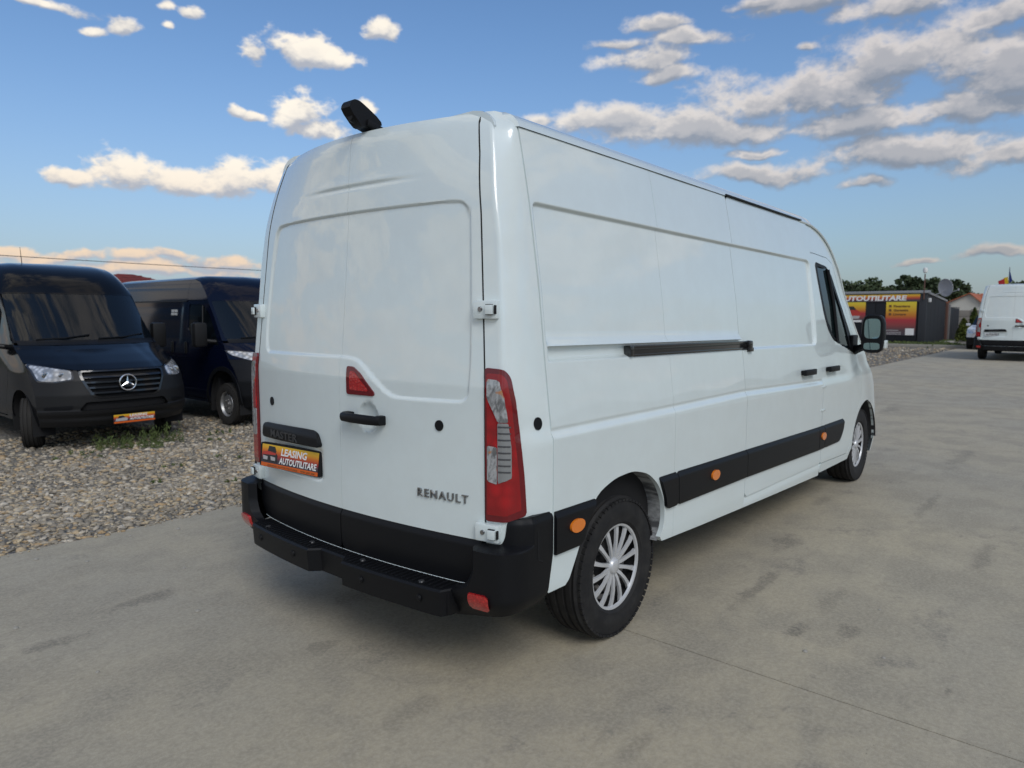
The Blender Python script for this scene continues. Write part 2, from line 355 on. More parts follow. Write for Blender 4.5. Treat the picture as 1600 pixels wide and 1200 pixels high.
mat('lamp_white', (.7, .7, .68), .4)
mat('flag_blue', (.02, .04, .22), .8); mat('flag_yellow', (.72, .48, .02), .8); mat('flag_red', (.50, .025, .03), .8)
mat('wire', (.05, .045, .05), .7)
mat('kerb', (.30, .285, .25), .9, bump=(20, .3, .01))

# ------------------------------------------------------------------ helpers
def link(name, me, m=None, parent=None, loc=(0, 0, 0)):
    o = bpy.data.objects.new(name, me); COL.objects.link(o); o.location = loc
    if m is not None and me is not None: me.materials.append(M[m] if isinstance(m, str) else m)
    if parent is not None: o.parent = parent
    return o
def thing(name, label, cat, loc=(0, 0, 0), rz=0, group=None):
    o = bpy.data.objects.new(name, None); COL.objects.link(o); o.location = loc; o.rotation_euler = (0, 0, rz); o.empty_display_size = .2
    o['label'] = label; o['category'] = cat
    if group: o['group'] = group
    return o
def tag(o, label=None, cat=None, group=None, kind=None):
    if label: o['label'] = label
    if cat: o['category'] = cat
    if group: o['group'] = group
    if kind: o['kind'] = kind
    return o
RAKE = 0.0
def rk(V):
    V = np.array(V, float)
    if RAKE and len(V): V[:, 2] -= RAKE*(V[:, 0]-.1)
    return V
def mesh(name, V, F, m, parent=None, smooth=35, raked=True):
    V = rk(V) if raked else np.array(V, float)
    me = bpy.data.meshes.new(name); me.from_pydata(V.tolist(), [], [list(map(int, f)) for f in F]); me.validate()
    if smooth:
        me.polygons.foreach_set('use_smooth', [True]*len(me.polygons)); me.set_sharp_from_angle(angle=R(smooth))
    me.update(); return link(name, me, m, parent)
class MB:
    def __init__(s): s.V = []; s.F = []
    def add(s, V, F):
        o = len(s.V); s.V += [tuple(v) for v in V]; s.F += [[i+o for i in f] for f in F]; return s
    def box(s, c, d, bev=0, rot=None):
        bm = bmesh.new(); bmesh.ops.create_cube(bm, size=1.0)
        for v in bm.verts: v.co = Vector((v.co.x*d[0], v.co.y*d[1], v.co.z*d[2]))
        if bev: bmesh.ops.bevel(bm, geom=list(bm.edges), offset=bev, segments=2, profile=.6, affect='EDGES')
        if rot is not None: bmesh.ops.transform(bm, matrix=rot, verts=bm.verts)
        bm.verts.ensure_lookup_table()
        for i, v in enumerate(bm.verts): v.index = i
        s.add([Vector(v.co)+Vector(c) for v in bm.verts], [[v.index for v in f.verts] for f in bm.faces]); bm.free(); return s
    def tube(s, pts, r, n=8, caps=True):
        pts = [Vector(p) for p in pts]; rs = r if hasattr(r, '__len__') else [r]*len(pts)
        V = []; F = []; prev = None
        for i, p in enumerate(pts):
            t = (pts[min(i+1, len(pts)-1)]-pts[max(i-1, 0)]).normalized()
            a = prev if prev is not None else (Vector((0, 0, 1)) if abs(t.z) < .9 else Vector((1, 0, 0)))
            x = (a - t*a.dot(t)).normalized(); prev = x; y = t.cross(x)
            for k in range(n):
                th = 2*math.pi*k/n; V.append(p + x*(math.cos(th)*rs[i]) + y*(math.sin(th)*rs[i]))
        for i in range(len(pts)-1):
            for k in range(n): F.append([i*n+k, i*n+(k+1) % n, (i+1)*n+(k+1) % n, (i+1)*n+k])
        if caps: F.append(list(range(n))[::-1]); F.append([(len(pts)-1)*n+k for k in range(n)])
        return s.add(V, F)
    def lathe(s, prof, n=48, axis='y', c=(0, 0, 0), caps=False):
        # prof: (radius, along) pairs
        V = []; F = []
        for (r, a) in prof:
            for k in range(n):
                th = 2*math.pi*k/n; x, z = math.cos(th)*r, math.sin(th)*r
                V.append((x+c[0], a+c[1], z+c[2]) if axis == 'y' else (a+c[0], x+c[1], z+c[2]) if axis == 'x' else (x+c[0], z+c[1], a+c[2]))
        for i in range(len(prof)-1):
            for k in range(n): F.append([i*n+k, (i+1)*n+k, (i+1)*n+(k+1) % n, i*n+(k+1) % n])
        if caps: F.append([k for k in range(n)]); F.append([(len(prof)-1)*n+k for k in range(n)][::-1])
        return s.add(V, F)
    def prism(s, poly, f0, f1):
        # poly of 2D points mapped by two functions (front and back)
        n = len(poly); V = [f0(*p) for p in poly]+[f1(*p) for p in poly]
        F = [list(range(n)), list(range(2*n-1, n-1, -1))]+[[i, i+n, (i+1) % n+n, (i+1) % n] for i in range(n)]
        return s.add(V, F)
    def obj(s, name, m, parent=None, smooth=35, raked=True, kind=None):
        o = mesh(name, s.V, s.F, m, parent, smooth, raked)
        bm = bmesh.new(); bm.from_mesh(o.data); bmesh.ops.recalc_face_normals(bm, faces=bm.faces); bm.to_mesh(o.data); bm.free()
        if smooth: o.data.set_sharp_from_angle(angle=R(smooth))
        if kind: o['kind'] = kind
        return o
def interp(x, pts):
    a = np.array(pts); return np.interp(x, a[:, 0], a[:, 1])
def poly_sd(P, X, Y):
    P = np.array(P, float); d = np.full(X.shape, 1e9); ins = np.zeros(X.shape, bool)
    for i in range(len(P)):
        a, c = P[i], P[(i+1) % len(P)]; e = c-a
        t = np.clip(((X-a[0])*e[0]+(Y-a[1])*e[1])/(e@e+1e-12), 0, 1)
        d = np.minimum(d, np.hypot(X-a[0]-t*e[0], Y-a[1]-t*e[1]))
        cr = (a[1] > Y) != (c[1] > Y)
        with np.errstate(divide='ignore', invalid='ignore'):
            xi = (c[0]-a[0])*(Y-a[1])/(c[1]-a[1]+1e-15)+a[0]
        ins ^= cr & (X < xi)
    return np.where(ins, d, -d)
def chaikin(P, it=2, closed=True):
    P = [np.array(p, float) for p in P]
    for _ in range(it):
        Q = []; n = len(P)
        if not closed: Q.append(P[0])
        for i in range(n if closed else n-1):
            a, c = P[i], P[(i+1) % n]; Q += [a*.75+c*.25, a*.25+c*.75]
        if not closed: Q.append(P[-1])
        P = Q
    return [tuple(p) for p in P]
def rpoly(P, r, n=4):
    # round the corners of a polygon
    P = [np.array(p, float) for p in P]; out = []
    for i in range(len(P)):
        a, c, e = P[i-1], P[i], P[(i+1) % len(P)]
        u = a-c; w = e-c; lu, lw = np.linalg.norm(u), np.linalg.norm(w); k = min(r, lu*.45, lw*.45)
        p0 = c+u/lu*k; p1 = c+w/lw*k
        for j in range(n+1):
            t = j/n; out.append(tuple((1-t)**2*p0+2*t*(1-t)*c+t*t*p1))
    return out
def grid(a, c, step, *extra):
    g = list(np.linspace(a, c, max(2, int(round(abs(c-a)/step))+1)))
    for e in extra:
        for x in (e if hasattr(e, '__len__') else [e]):
            if min(a, c) < x < max(a, c): g.append(x)
    g = sorted(set(np.round(g, 5))); o = [g[0]]
    for x in g[1:]:
        if x-o[-1] > 1.5e-3: o.append(x)
    return np.array(o)
def sstep(x, a, c):
    t = np.clip((x-a)/(c-a), 0, 1); return t*t*(3-2*t)
def islands(o):
    # pieces of one sheet cut apart by an opening become objects of their own
    me = o.data; n = len(me.vertices); p = list(range(n))
    def find(i):
        while p[i] != i: p[i] = p[p[i]]; i = p[i]
        return i
    for e in me.edges:
        a, c = find(e.vertices[0]), find(e.vertices[1])
        if a != c: p[a] = c
    roots = {}
    for f in me.polygons: roots.setdefault(find(f.vertices[0]), []).append(list(f.vertices))
    if len(roots) < 2: return o
    V = [tuple(v.co) for v in me.vertices]; gs = sorted(roots.values(), key=len, reverse=True)
    for g in gs:
        if len(g) < 6: continue
        us = sorted({i for f in g for i in f}); mp = {v: i for i, v in enumerate(us)}
        mesh(o.name.split('.')[0], [V[i] for i in us], [[mp[i] for i in f] for f in g], me.materials[0], o.parent, 40, False)
    bpy.data.objects.remove(o)
def panel(name, us, vs, fn, m, parent, clips=(), inward=None, flange=.02, smooth=40, raked=True):
    U, V = np.meshgrid(us, vs, indexing='ij'); n0, n1 = U.shape
    sd = np.full(U.shape, 1.0)
    for c in clips: sd = np.minimum(sd, c(U, V))
    sd = np.where(np.abs(sd) < 1e-6, 1e-6, sd).ravel(); pu, pv = U.ravel(), V.ravel()
    idx = np.arange(n0*n1).reshape(n0, n1)
    Q = np.stack([idx[:-1, :-1], idx[1:, :-1], idx[1:, 1:], idx[:-1, 1:]], -1).reshape(-1, 4)
    ins = (sd[Q] > 0).sum(1); F = Q[ins == 4].tolist()
    eu, ev, cache = [], [], {}
    def cut(i, j):
        k = (min(i, j), max(i, j))
        if k not in cache:
            t = sd[i]/(sd[i]-sd[j]); eu.append(pu[i]+t*(pu[j]-pu[i])); ev.append(pv[i]+t*(pv[j]-pv[i])); cache[k] = n0*n1+len(eu)-1
        return cache[k]
    for q in Q[(ins > 0) & (ins < 4)]:
        f = []
        for k in range(4):
            i, j = q[k], q[(k+1) % 4]
            if sd[i] > 0: f.append(int(i))
            if (sd[i] > 0) != (sd[j] > 0): f.append(cut(i, j))
        if len(f) > 2: F.append(f)
    au = np.concatenate([pu, eu]); av = np.concatenate([pv, ev])
    used = np.unique(np.concatenate([np.array(f) for f in F])) if F else np.array([], int)
    rm = np.full(len(au), -1); rm[used] = np.arange(len(used)); au, av = au[used], av[used]
    F = [[int(rm[i]) for i in f] for f in F]
    P = np.stack(fn(au, av), -1)
    # orientation
    if inward is not None:
        I = np.stack(np.broadcast_arrays(*inward(au, av)), -1).astype(float)
        s = 0
        for f in F[::max(1, len(F)//60)]:
            nrm = np.cross(P[f[1]]-P[f[0]], P[f[2]]-P[f[0]]); s += np.sign(nrm@I[f[0]])
        if s > 0: F = [f[::-1] for f in F]
        if flange:
            cnt = {}
            for f in F:
                for k in range(len(f)):
                    a, c = f[k], f[(k+1) % len(f)]; kk = (a, c) if a < c else (c, a)
                    cnt[kk] = None if kk in cnt else (a, c)
            bd = [e for e in cnt.values() if e]
            bv = sorted({v for e in bd for v in e}); mp = {v: len(P)+i for i, v in enumerate(bv)}
            P = np.concatenate([P, P[bv]+I[bv]*flange]) if bv else P
            F += [[c, a, mp[a], mp[c]] for a, c in bd]
    return mesh(name, P, F, m, parent, smooth, raked)
_fonts = {}
def text_geo(s, size=1, bold=0, shear=0, extrude=0, spacing=1):
    c = bpy.data.curves.new('t', 'FONT'); c.body = s; c.size = size; c.offset = bold; c.shear = shear; c.extrude = extrude; c.resolution_u = 2; c.space_character = spacing
    o = bpy.data.objects.new('t', c); COL.objects.link(o); bpy.context.view_layer.update()
    me = bpy.data.meshes.new_from_object(o.evaluated_get(bpy.context.evaluated_depsgraph_get()))
    V = np.array([tuple(v.co) for v in me.vertices]); F = [list(p.vertices) for p in me.polygons]
    bpy.data.objects.remove(o); bpy.data.curves.remove(c); bpy.data.meshes.remove(me)
    return V, F
def text_on(name, s, w, h, fn, m, parent, bold=0, shear=0, depth=.004, raked=True, spacing=1):
    # lettering fitted to a w x h box; fn(tx, ty, tz) -> point
    V, F = text_geo(s, 1, bold, shear, .5 if depth else 0, spacing); lo, hi = V.min(0), V.max(0)
    x = (V[:, 0]-lo[0])/(hi[0]-lo[0])*w; y = (V[:, 1]-lo[1])/(hi[1]-lo[1])*h; z = V[:, 2]*depth
    return mesh(name, np.stack(fn(x, y, z), -1), F, m, parent, 0, raked)

# ------------------------------------------------------------------ wheels
def make_wheel(parent, loc, side, r=.352, w=.225, style='trim', turn=0, rimr=.215, dusty=False):
    # side: +1 outer face towards local +y, -1 towards local -y
    root = MB()
    hw = w/2
    pr = [(rimr-.01, -hw*.75), (rimr+.01, -hw*.86), (r*.80, -hw*1.0), (r*.93, -hw*.93), (r*.975, -hw*.78)]
    gs = [-.62, -.22, .22, .62]
    for g in gs:
        pr += [(r-.0005, hw*(g-.09)), (r-.010, hw*(g-.055)), (r-.010, hw*(g+.055)), (r-.0005, hw*(g+.09))]
    pr += [(r*.975, hw*.78), (r*.93, hw*.93), (r*.80, hw*1.0), (r*.74, hw*.985), (rimr+.022, hw*.93), (rimr+.012, hw*.93), (rimr+.004, hw*.86), (rimr-.01, hw*.75)]
    pr = [(a, c*side) for a, c in pr]
    wh = root.lathe(pr, 72).obj('wheel', 'dusty_tyre' if dusty else 'tyre', parent, 28, raked=False)
    wh.location = loc; wh.rotation_euler = (0, 0, turn)
    tb = MB()                                                  # shoulder blocks of the tread
    for k in range(64):
        th = 2*math.pi*k/64
        for s in (-1, 1):
            cx, cz = math.cos(th)*(r*.9505), math.sin(th)*(r*.9505)
            tb.box((cx, s*hw*.87, cz), (.0255, .024, .011), 0, Matrix.Rotation(-th+math.pi/2, 4, 'Y'))
    tb.obj('tread', 'dusty_tyre' if dusty else 'tyre', wh, 0, raked=False, kind='stuff')
    if style == 'trim':
        d = MB(); f = hw*.55*side
        d.lathe([(.01, f-.03*side), (.12, f-.03*side), (.15, f-.055*side), (rimr-.004, f-.06*side), (rimr+.004, f+.03*side)], 48).obj('rim', 'dark', wh, 40, raked=False)
        b2 = MB()
        for k in range(10):
            th = 2*math.pi*(k+.4)/10
            b2.lathe([(0, f-.022*side), (.014, f-.022*side), (.017, f-.04*side)], 10, c=(math.cos(th)*.128, 0, math.sin(th)*.128))
        b2.lathe([(.150, f-.03*side), (.175, f-.03*side), (.185, f-.05*side)], 40)
        b2.obj('brake_disc', 'disc', wh, 40, raked=False)
        rg = MB().lathe([(rimr-.016, f+.018*side), (rimr-.012, f+.028*side), (rimr-.002, f+.030*side), (rimr+.004, f+.022*side), (rimr+.004, f)], 64)
        rg.lathe([(0, f+.030*side), (.030, f+.030*side), (.036, f+.026*side), (.042, f+.012*side), (.046, f-.005*side)], 32)
        rg.obj('hubcap', 'silver', wh, 40, raked=False)
        sp = None
        for k in range(14):
            th = 2*math.pi*(k+.25)/14
            if sp is None:
                V = []; F = []
                secs = [(.036, .012, .014), (.07, .0105, .022), (.12, .010, .026), (.17, .012, .024), (rimr-.010, .016, .018)]
                for rr, ww, hh in secs:
                    off = .004*math.sin((rr-.036)/.17*math.pi)
                    for (a, z) in ((-ww, -.012), (-ww*.8, 0), (ww*.8, 0), (ww, -.012)): V.append((rr, f+(hh+z)*side, a+off))
                for i in range(len(secs)-1):
                    for j in range(3): F.append([i*4+j, i*4+j+1, (i+1)*4+j+1, (i+1)*4+j])
                sp = MB().add(V, F).obj('spoke', 'silver', wh, 30, raked=False); o = sp
            else:
                o = sp.copy(); COL.objects.link(o); o.parent = wh
            o.rotation_euler = (0, -th, 0)
    elif style == 'steel':
        f = hw*.55*side
        MB().lathe([(0, f+.01*side), (.05, f+.012*side), (.065, f-.0*side), (.12, f+.018*side), (.145, f+.012*side), (.165, f-.02*side), (rimr-.02, f-.02*side), (rimr-.012, f+.02*side), (rimr, f+.035*side), (rimr+.004, f+.02*side)], 48).obj('rim', 'steel', wh, 40, raked=False)
        hb = MB()
        for k in range(12):
            th = 2*math.pi*k/12
            hb.lathe([(0, f+.004*side), (.017, f+.004*side), (.018, f-.03*side)], 10, c=(math.cos(th)*.152, 0, math.sin(th)*.152))
        hb.obj('vent_hole', 'dark', wh, 40, raked=False, kind='stuff')
        cb = MB()
        for k in range(5):
            th = 2*math.pi*k/5
            cb.lathe([(0, f+.03*side), (.012, f+.03*side), (.013, f+.01*side)], 8, c=(math.cos(th)*.075, 0, math.sin(th)*.075))
        cb.lathe([(0, f+.025*side), (.03, f+.025*side), (.034, f+.005*side)], 16)
        cb.obj('hub', 'disc', wh, 40, raked=False)
    return wh

# ------------------------------------------------------------------ panel-van shell shared by the vans and the car
class Shell:
    def __init__(s, prof, cx, sb, p, xA, ctrl, zwt, zroof, taper=.03, tl=.5):
        s.pp, s.cxp, s.sbp, s.p, s.xA, s.ctrl, s.zwt, s.zr, s.taper, s.tl = prof, cx, sb, p, xA, ctrl, zwt, zroof, taper, tl
        zs = np.linspace(cx[0][0], zwt, 120)
        X = interp(zs, cx)-interp(zs, sb)
        B = s.roof_front(np.ones(40), np.linspace(1, 0, 40))
        s.ez = np.concatenate([zs, B[2][1:]]); s.ex = np.concatenate([X, B[0][1:]])
    def prof(s, z): return interp(z, s.pp)
    def W(s, z): return s.prof(z)-s.taper*(1-sstep(z, s.zwt-.35, s.zwt))
    def front(s, off=0.0):
        def f(y, z):
            W = s.W(z)
            return interp(z, s.cxp)-interp(z, s.sbp)*np.abs(np.clip(y/W, -1.02, 1.02))**s.p+off, y, z
        return f
    def roof_front(s, e, t):
        # e: -1..1 across, t: 0 at the roof, 1 at the windscreen top
        wa = max(a for a, _ in s.zr)
        zA = interp(np.abs(e)*wa, s.zr); yA = e*wa
        xB = interp(s.zwt, s.cxp)-interp(s.zwt, s.sbp)*np.abs(e)**s.p
        xC = s.ctrl-(s.ctrl-s.xA)*.35*np.abs(e)**s.p; zC = zA-.02
        u = 1-t; zE = min(z for a, z in s.zr); ye = s.prof(u*u*zE+2*u*t*(zE-.02)+t*t*s.zwt)
        return (u*u*s.xA+2*u*t*xC+t*t*xB, e*ye, u*u*zA+2*u*t*zC+t*t*s.zwt)
    def xe(s, z): return np.interp(z, s.ez, s.ex)
    def side(s, sg, depth=None, off=0.0):
        def f(x, z):
            xe = s.xe(z); y = s.prof(z)+off-(s.prof(z)-s.W(z))*sstep(x, xe-s.tl, xe)
            if depth is not None: y = y-depth(x, z)
            return x, sg*y, z
        return f
    def inside(s, gap=0): return lambda x, z: s.xe(z)-gap-x
IN = lambda sg: (lambda x, z: (0*x, -sg+0*x, 0*x))
INX = lambda y, z: (-1+0*y, 0*y, 0*y)
keep = lambda P: (lambda X, Y: poly_sd(P, X, Y))
drop = lambda P, g=0: (lambda X, Y: -poly_sd(P, X, Y)-g)

# ------------------------------------------------------------------ the white van
RAKE = .012
PROF = [(.2, 1.0), (.46, 1.03), (1.08, 1.03), (1.14, 1.022), (1.41, .990), (1.71, .957), (2.06, .905), (2.21, .877), (2.37, .845), (2.41, .825), (2.44, .78)]
ZROOF = [(0, 2.475), (.5, 2.468), (.70, 2.455), (.78, 2.44), (.825, 2.41), (.838, 2.39), (.845, 2.372)]
WS = Shell(PROF, [(.30, 6.08), (.45, 6.16), (.75, 6.17), (1.0, 6.12), (1.14, 6.0), (1.29, 5.78), (1.38, 5.58), (1.6, 5.33), (2.09, 4.86)],
           [(.3, .30), (1.0, .42), (1.2, .42), (1.38, .26), (2.09, .20)], 3.5, 4.02, 4.72, 2.09, ZROOF)
BL = [(.3, 1.113), (1.5, 1.125), (2.42, 1.138), (3.96, 1.115), (5.2, 1.09)]
SILL = [(.36, .43), (.6, .43), (1.3, .425), (1.9, .402), (2.9, .37), (4.2, .335), (4.8, .33), (5.0, .33)]
ARCH = rpoly([(.500, .36), (.52, .43), (.615, .59), (.665, .70), (.76, .795), (.90, .838), (1.06, .848), (1.21, .812), (1.32, .735), (1.385, .63), (1.392, .53), (1.36, .46), (1.315, .425), (1.31, .30), (.50, .30)], .05)
FARCH = [(5.356+.455*math.cos(t), .395+.455*math.sin(t)) for t in np.linspace(math.pi, 0, 28)] + [(5.811, .2), (4.76, .2), (4.80, .34), (4.87, .43)]
REC1 = rpoly([(.428, 1.467), (2.70, 1.467), (2.70, 2.068), (.428, 2.068)], .035)
REC2 = rpoly([(2.30, 1.397), (3.945, 1.397), (3.945, 2.068), (2.30, 2.068)], .07, 6)
def wdepth(rib=True):
    def d(x, z):
        bl = interp(x, BL)
        k = .011*sstep(z, bl-.032, bl)*sstep(x, .28, .34)-.005*sstep(z, bl+.002, bl+.018)*sstep(x, .28, .34)
        r = np.where(x < 2.455, .017*sstep(poly_sd(REC1, x, z), 0, .016), .017*sstep(poly_sd(REC2, x, z), 0, .015))
        ch = .030*sstep(x, .435, .455)*(1-sstep(x, 2.46, 2.462))*sstep(z, 1.399, 1.417)*(1-sstep(z, 1.464, 1.467))
        ch2 = np.where((x > 2.457) & (x < 2.60), .017*(1-sstep(x, 2.50, 2.60))*0, 0)
        # sheet metal is never quite flat
        wv = .0010*np.sin(x*3.1+z*2.0)*np.sin(z*4.3+x)+.0006*np.sin(x*7.3-z*5)
        return k+np.maximum(r, ch)+ch2+wv
    return d
ZS = grid(.30, 2.372, .03, np.arange(2.036, 2.075, .004), np.arange(1.394, 1.424, .003), np.arange(1.458, 1.472, .003), np.arange(1.07, 1.16, .005))
ZC = grid(.30, 2.372, .05, np.arange(2.036, 2.075, .008), np.arange(1.394, 1.47, .008))

def xr(y, z):
    return .10+.11*y**2+.09*np.maximum(0, z-1.3)+.45*np.maximum(0, z-2)**2*(y/.8)**2+5*np.maximum(0, z-2.375)**2
YS = [(.60, .858), (.75, .858), (1.316, .856), (1.65, .826), (2.01, .792), (2.25, .750), (2.445, .698)]
YC = [(.60, .948), (1.2, .944), (1.6, .915), (1.9, .884), (2.215, .820), (2.44, .752)]
# the rounded corner post between rear door and side
ZT = np.linspace(.60, 2.44, 93); NT = 49; DT = np.zeros((len(ZT), NT, 2)); DL = np.zeros(len(ZT))
for i, z in enumerate(ZT):
    ys, yc = float(interp(z, YS)), float(interp(z, YC)); pr = float(interp(z, PROF)); z_ = np.array(z)
    if z > 2.3: pr = max(pr, yc+.012)
    P0 = (float(xr(ys, z_)), ys+.006); P1 = (float(xr(yc, z_)), yc); P3 = (.409, pr-.009*float(sstep(np.array(z), 1.08, 1.12)))
    C = (P1[0]+.055, P1[1]+(P3[1]-P1[1])*.62)
    e1 = (P1[0]-(P1[0]-P0[0])*.22, P1[1]-(P1[1]-P0[1])*.22); e2 = (P1[0]+(C[0]-P1[0])*.3, P1[1]+(C[1]-P1[1])*.3)
    pl = np.array(chaikin([P0, e1, P1, e2, C, ((C[0]+P3[0])/2, (C[1]+P3[1])/2+.006), P3], 3, False))
    L = np.concatenate([[0], np.cumsum(np.hypot(*np.diff(pl, axis=0).T))]); DL[i] = L[-1]
    q = np.linspace(0, L[-1], NT); DT[i, :, 0] = np.interp(q, L, pl[:, 0]); DT[i, :, 1] = np.interp(q, L, pl[:, 1])
def dpost(sg, off=0.0):
    def f(l, z):
        fi = np.clip((z-ZT[0])/(ZT[1]-ZT[0]), 0, len(ZT)-1.001); i = fi.astype(int); a = fi-i
        Ln = DL[i]*(1-a)+DL[i+1]*a; fk = np.clip(l/Ln, 0, 1)*(NT-1.001); k = fk.astype(int); c = fk-k
        g = lambda ii, kk: DT[ii, kk]
        P = (g(i, k)*(1-c)[:, None]+g(i, k+1)*c[:, None])*(1-a)[:, None]+(g(i+1, k)*(1-c)[:, None]+g(i+1, k+1)*c[:, None])*a[:, None]
        T = g(i, k+1)-g(i, k); T /= np.linalg.norm(T, axis=1)[:, None]
        return P[:, 0]-T[:, 1]*off, sg*(P[:, 1]+T[:, 0]*off), z
    return f
REC = rpoly([(.755, 1.388), (.768, 1.50), (.735, 1.85), (.695, 2.03), (.66, 2.066), (.55, 2.072), (-.60, 2.072), (-.70, 2.066), (-.745, 2.02), (-.772, 1.65), (-.786, 1.40), (-.782, 1.232), (-.345, 1.226), (-.13, 1.380), (-.05, 1.392)], .06, 6)
PREC = rpoly([(.81, .755), (.80, .94), (.145, .95), (.145, .765)], .04)
BRK = rpoly([(-.060, 1.357), (-.105, 1.356), (-.160, 1.325), (-.254, 1.242), (-.250, 1.228), (-.060, 1.226)], .012)
def ddepth(y, z):
    d = .010*sstep(poly_sd(REC, y, z), 0, .013)
    d = d+.012*sstep(poly_sd(PREC, y, z), 0, .03)
    d = d+.006*np.exp(-((z-2.184)/.010)**2)*(1-sstep(np.abs(y+.03), .12, .50))-.003*np.exp(-((z-2.20)/.02)**2)*(1-sstep(np.abs(y+.03), .12, .50))
    r2 = ((y+.205)**2+(z-1.128)**2)/.068**2
    d = d+.020*np.sqrt(np.maximum(0, 1-r2))
    d = d+.0008*np.sin(y*6+1)*np.sin(z*5)
    return d
def rear_fn(off=0.0, depth=True):
    def f(y, z): return xr(y, z)+(ddepth(y, z) if depth else 0)-off, y, z
    return f
INR = lambda y, z: (1+0*y, 0*y, 0*y)

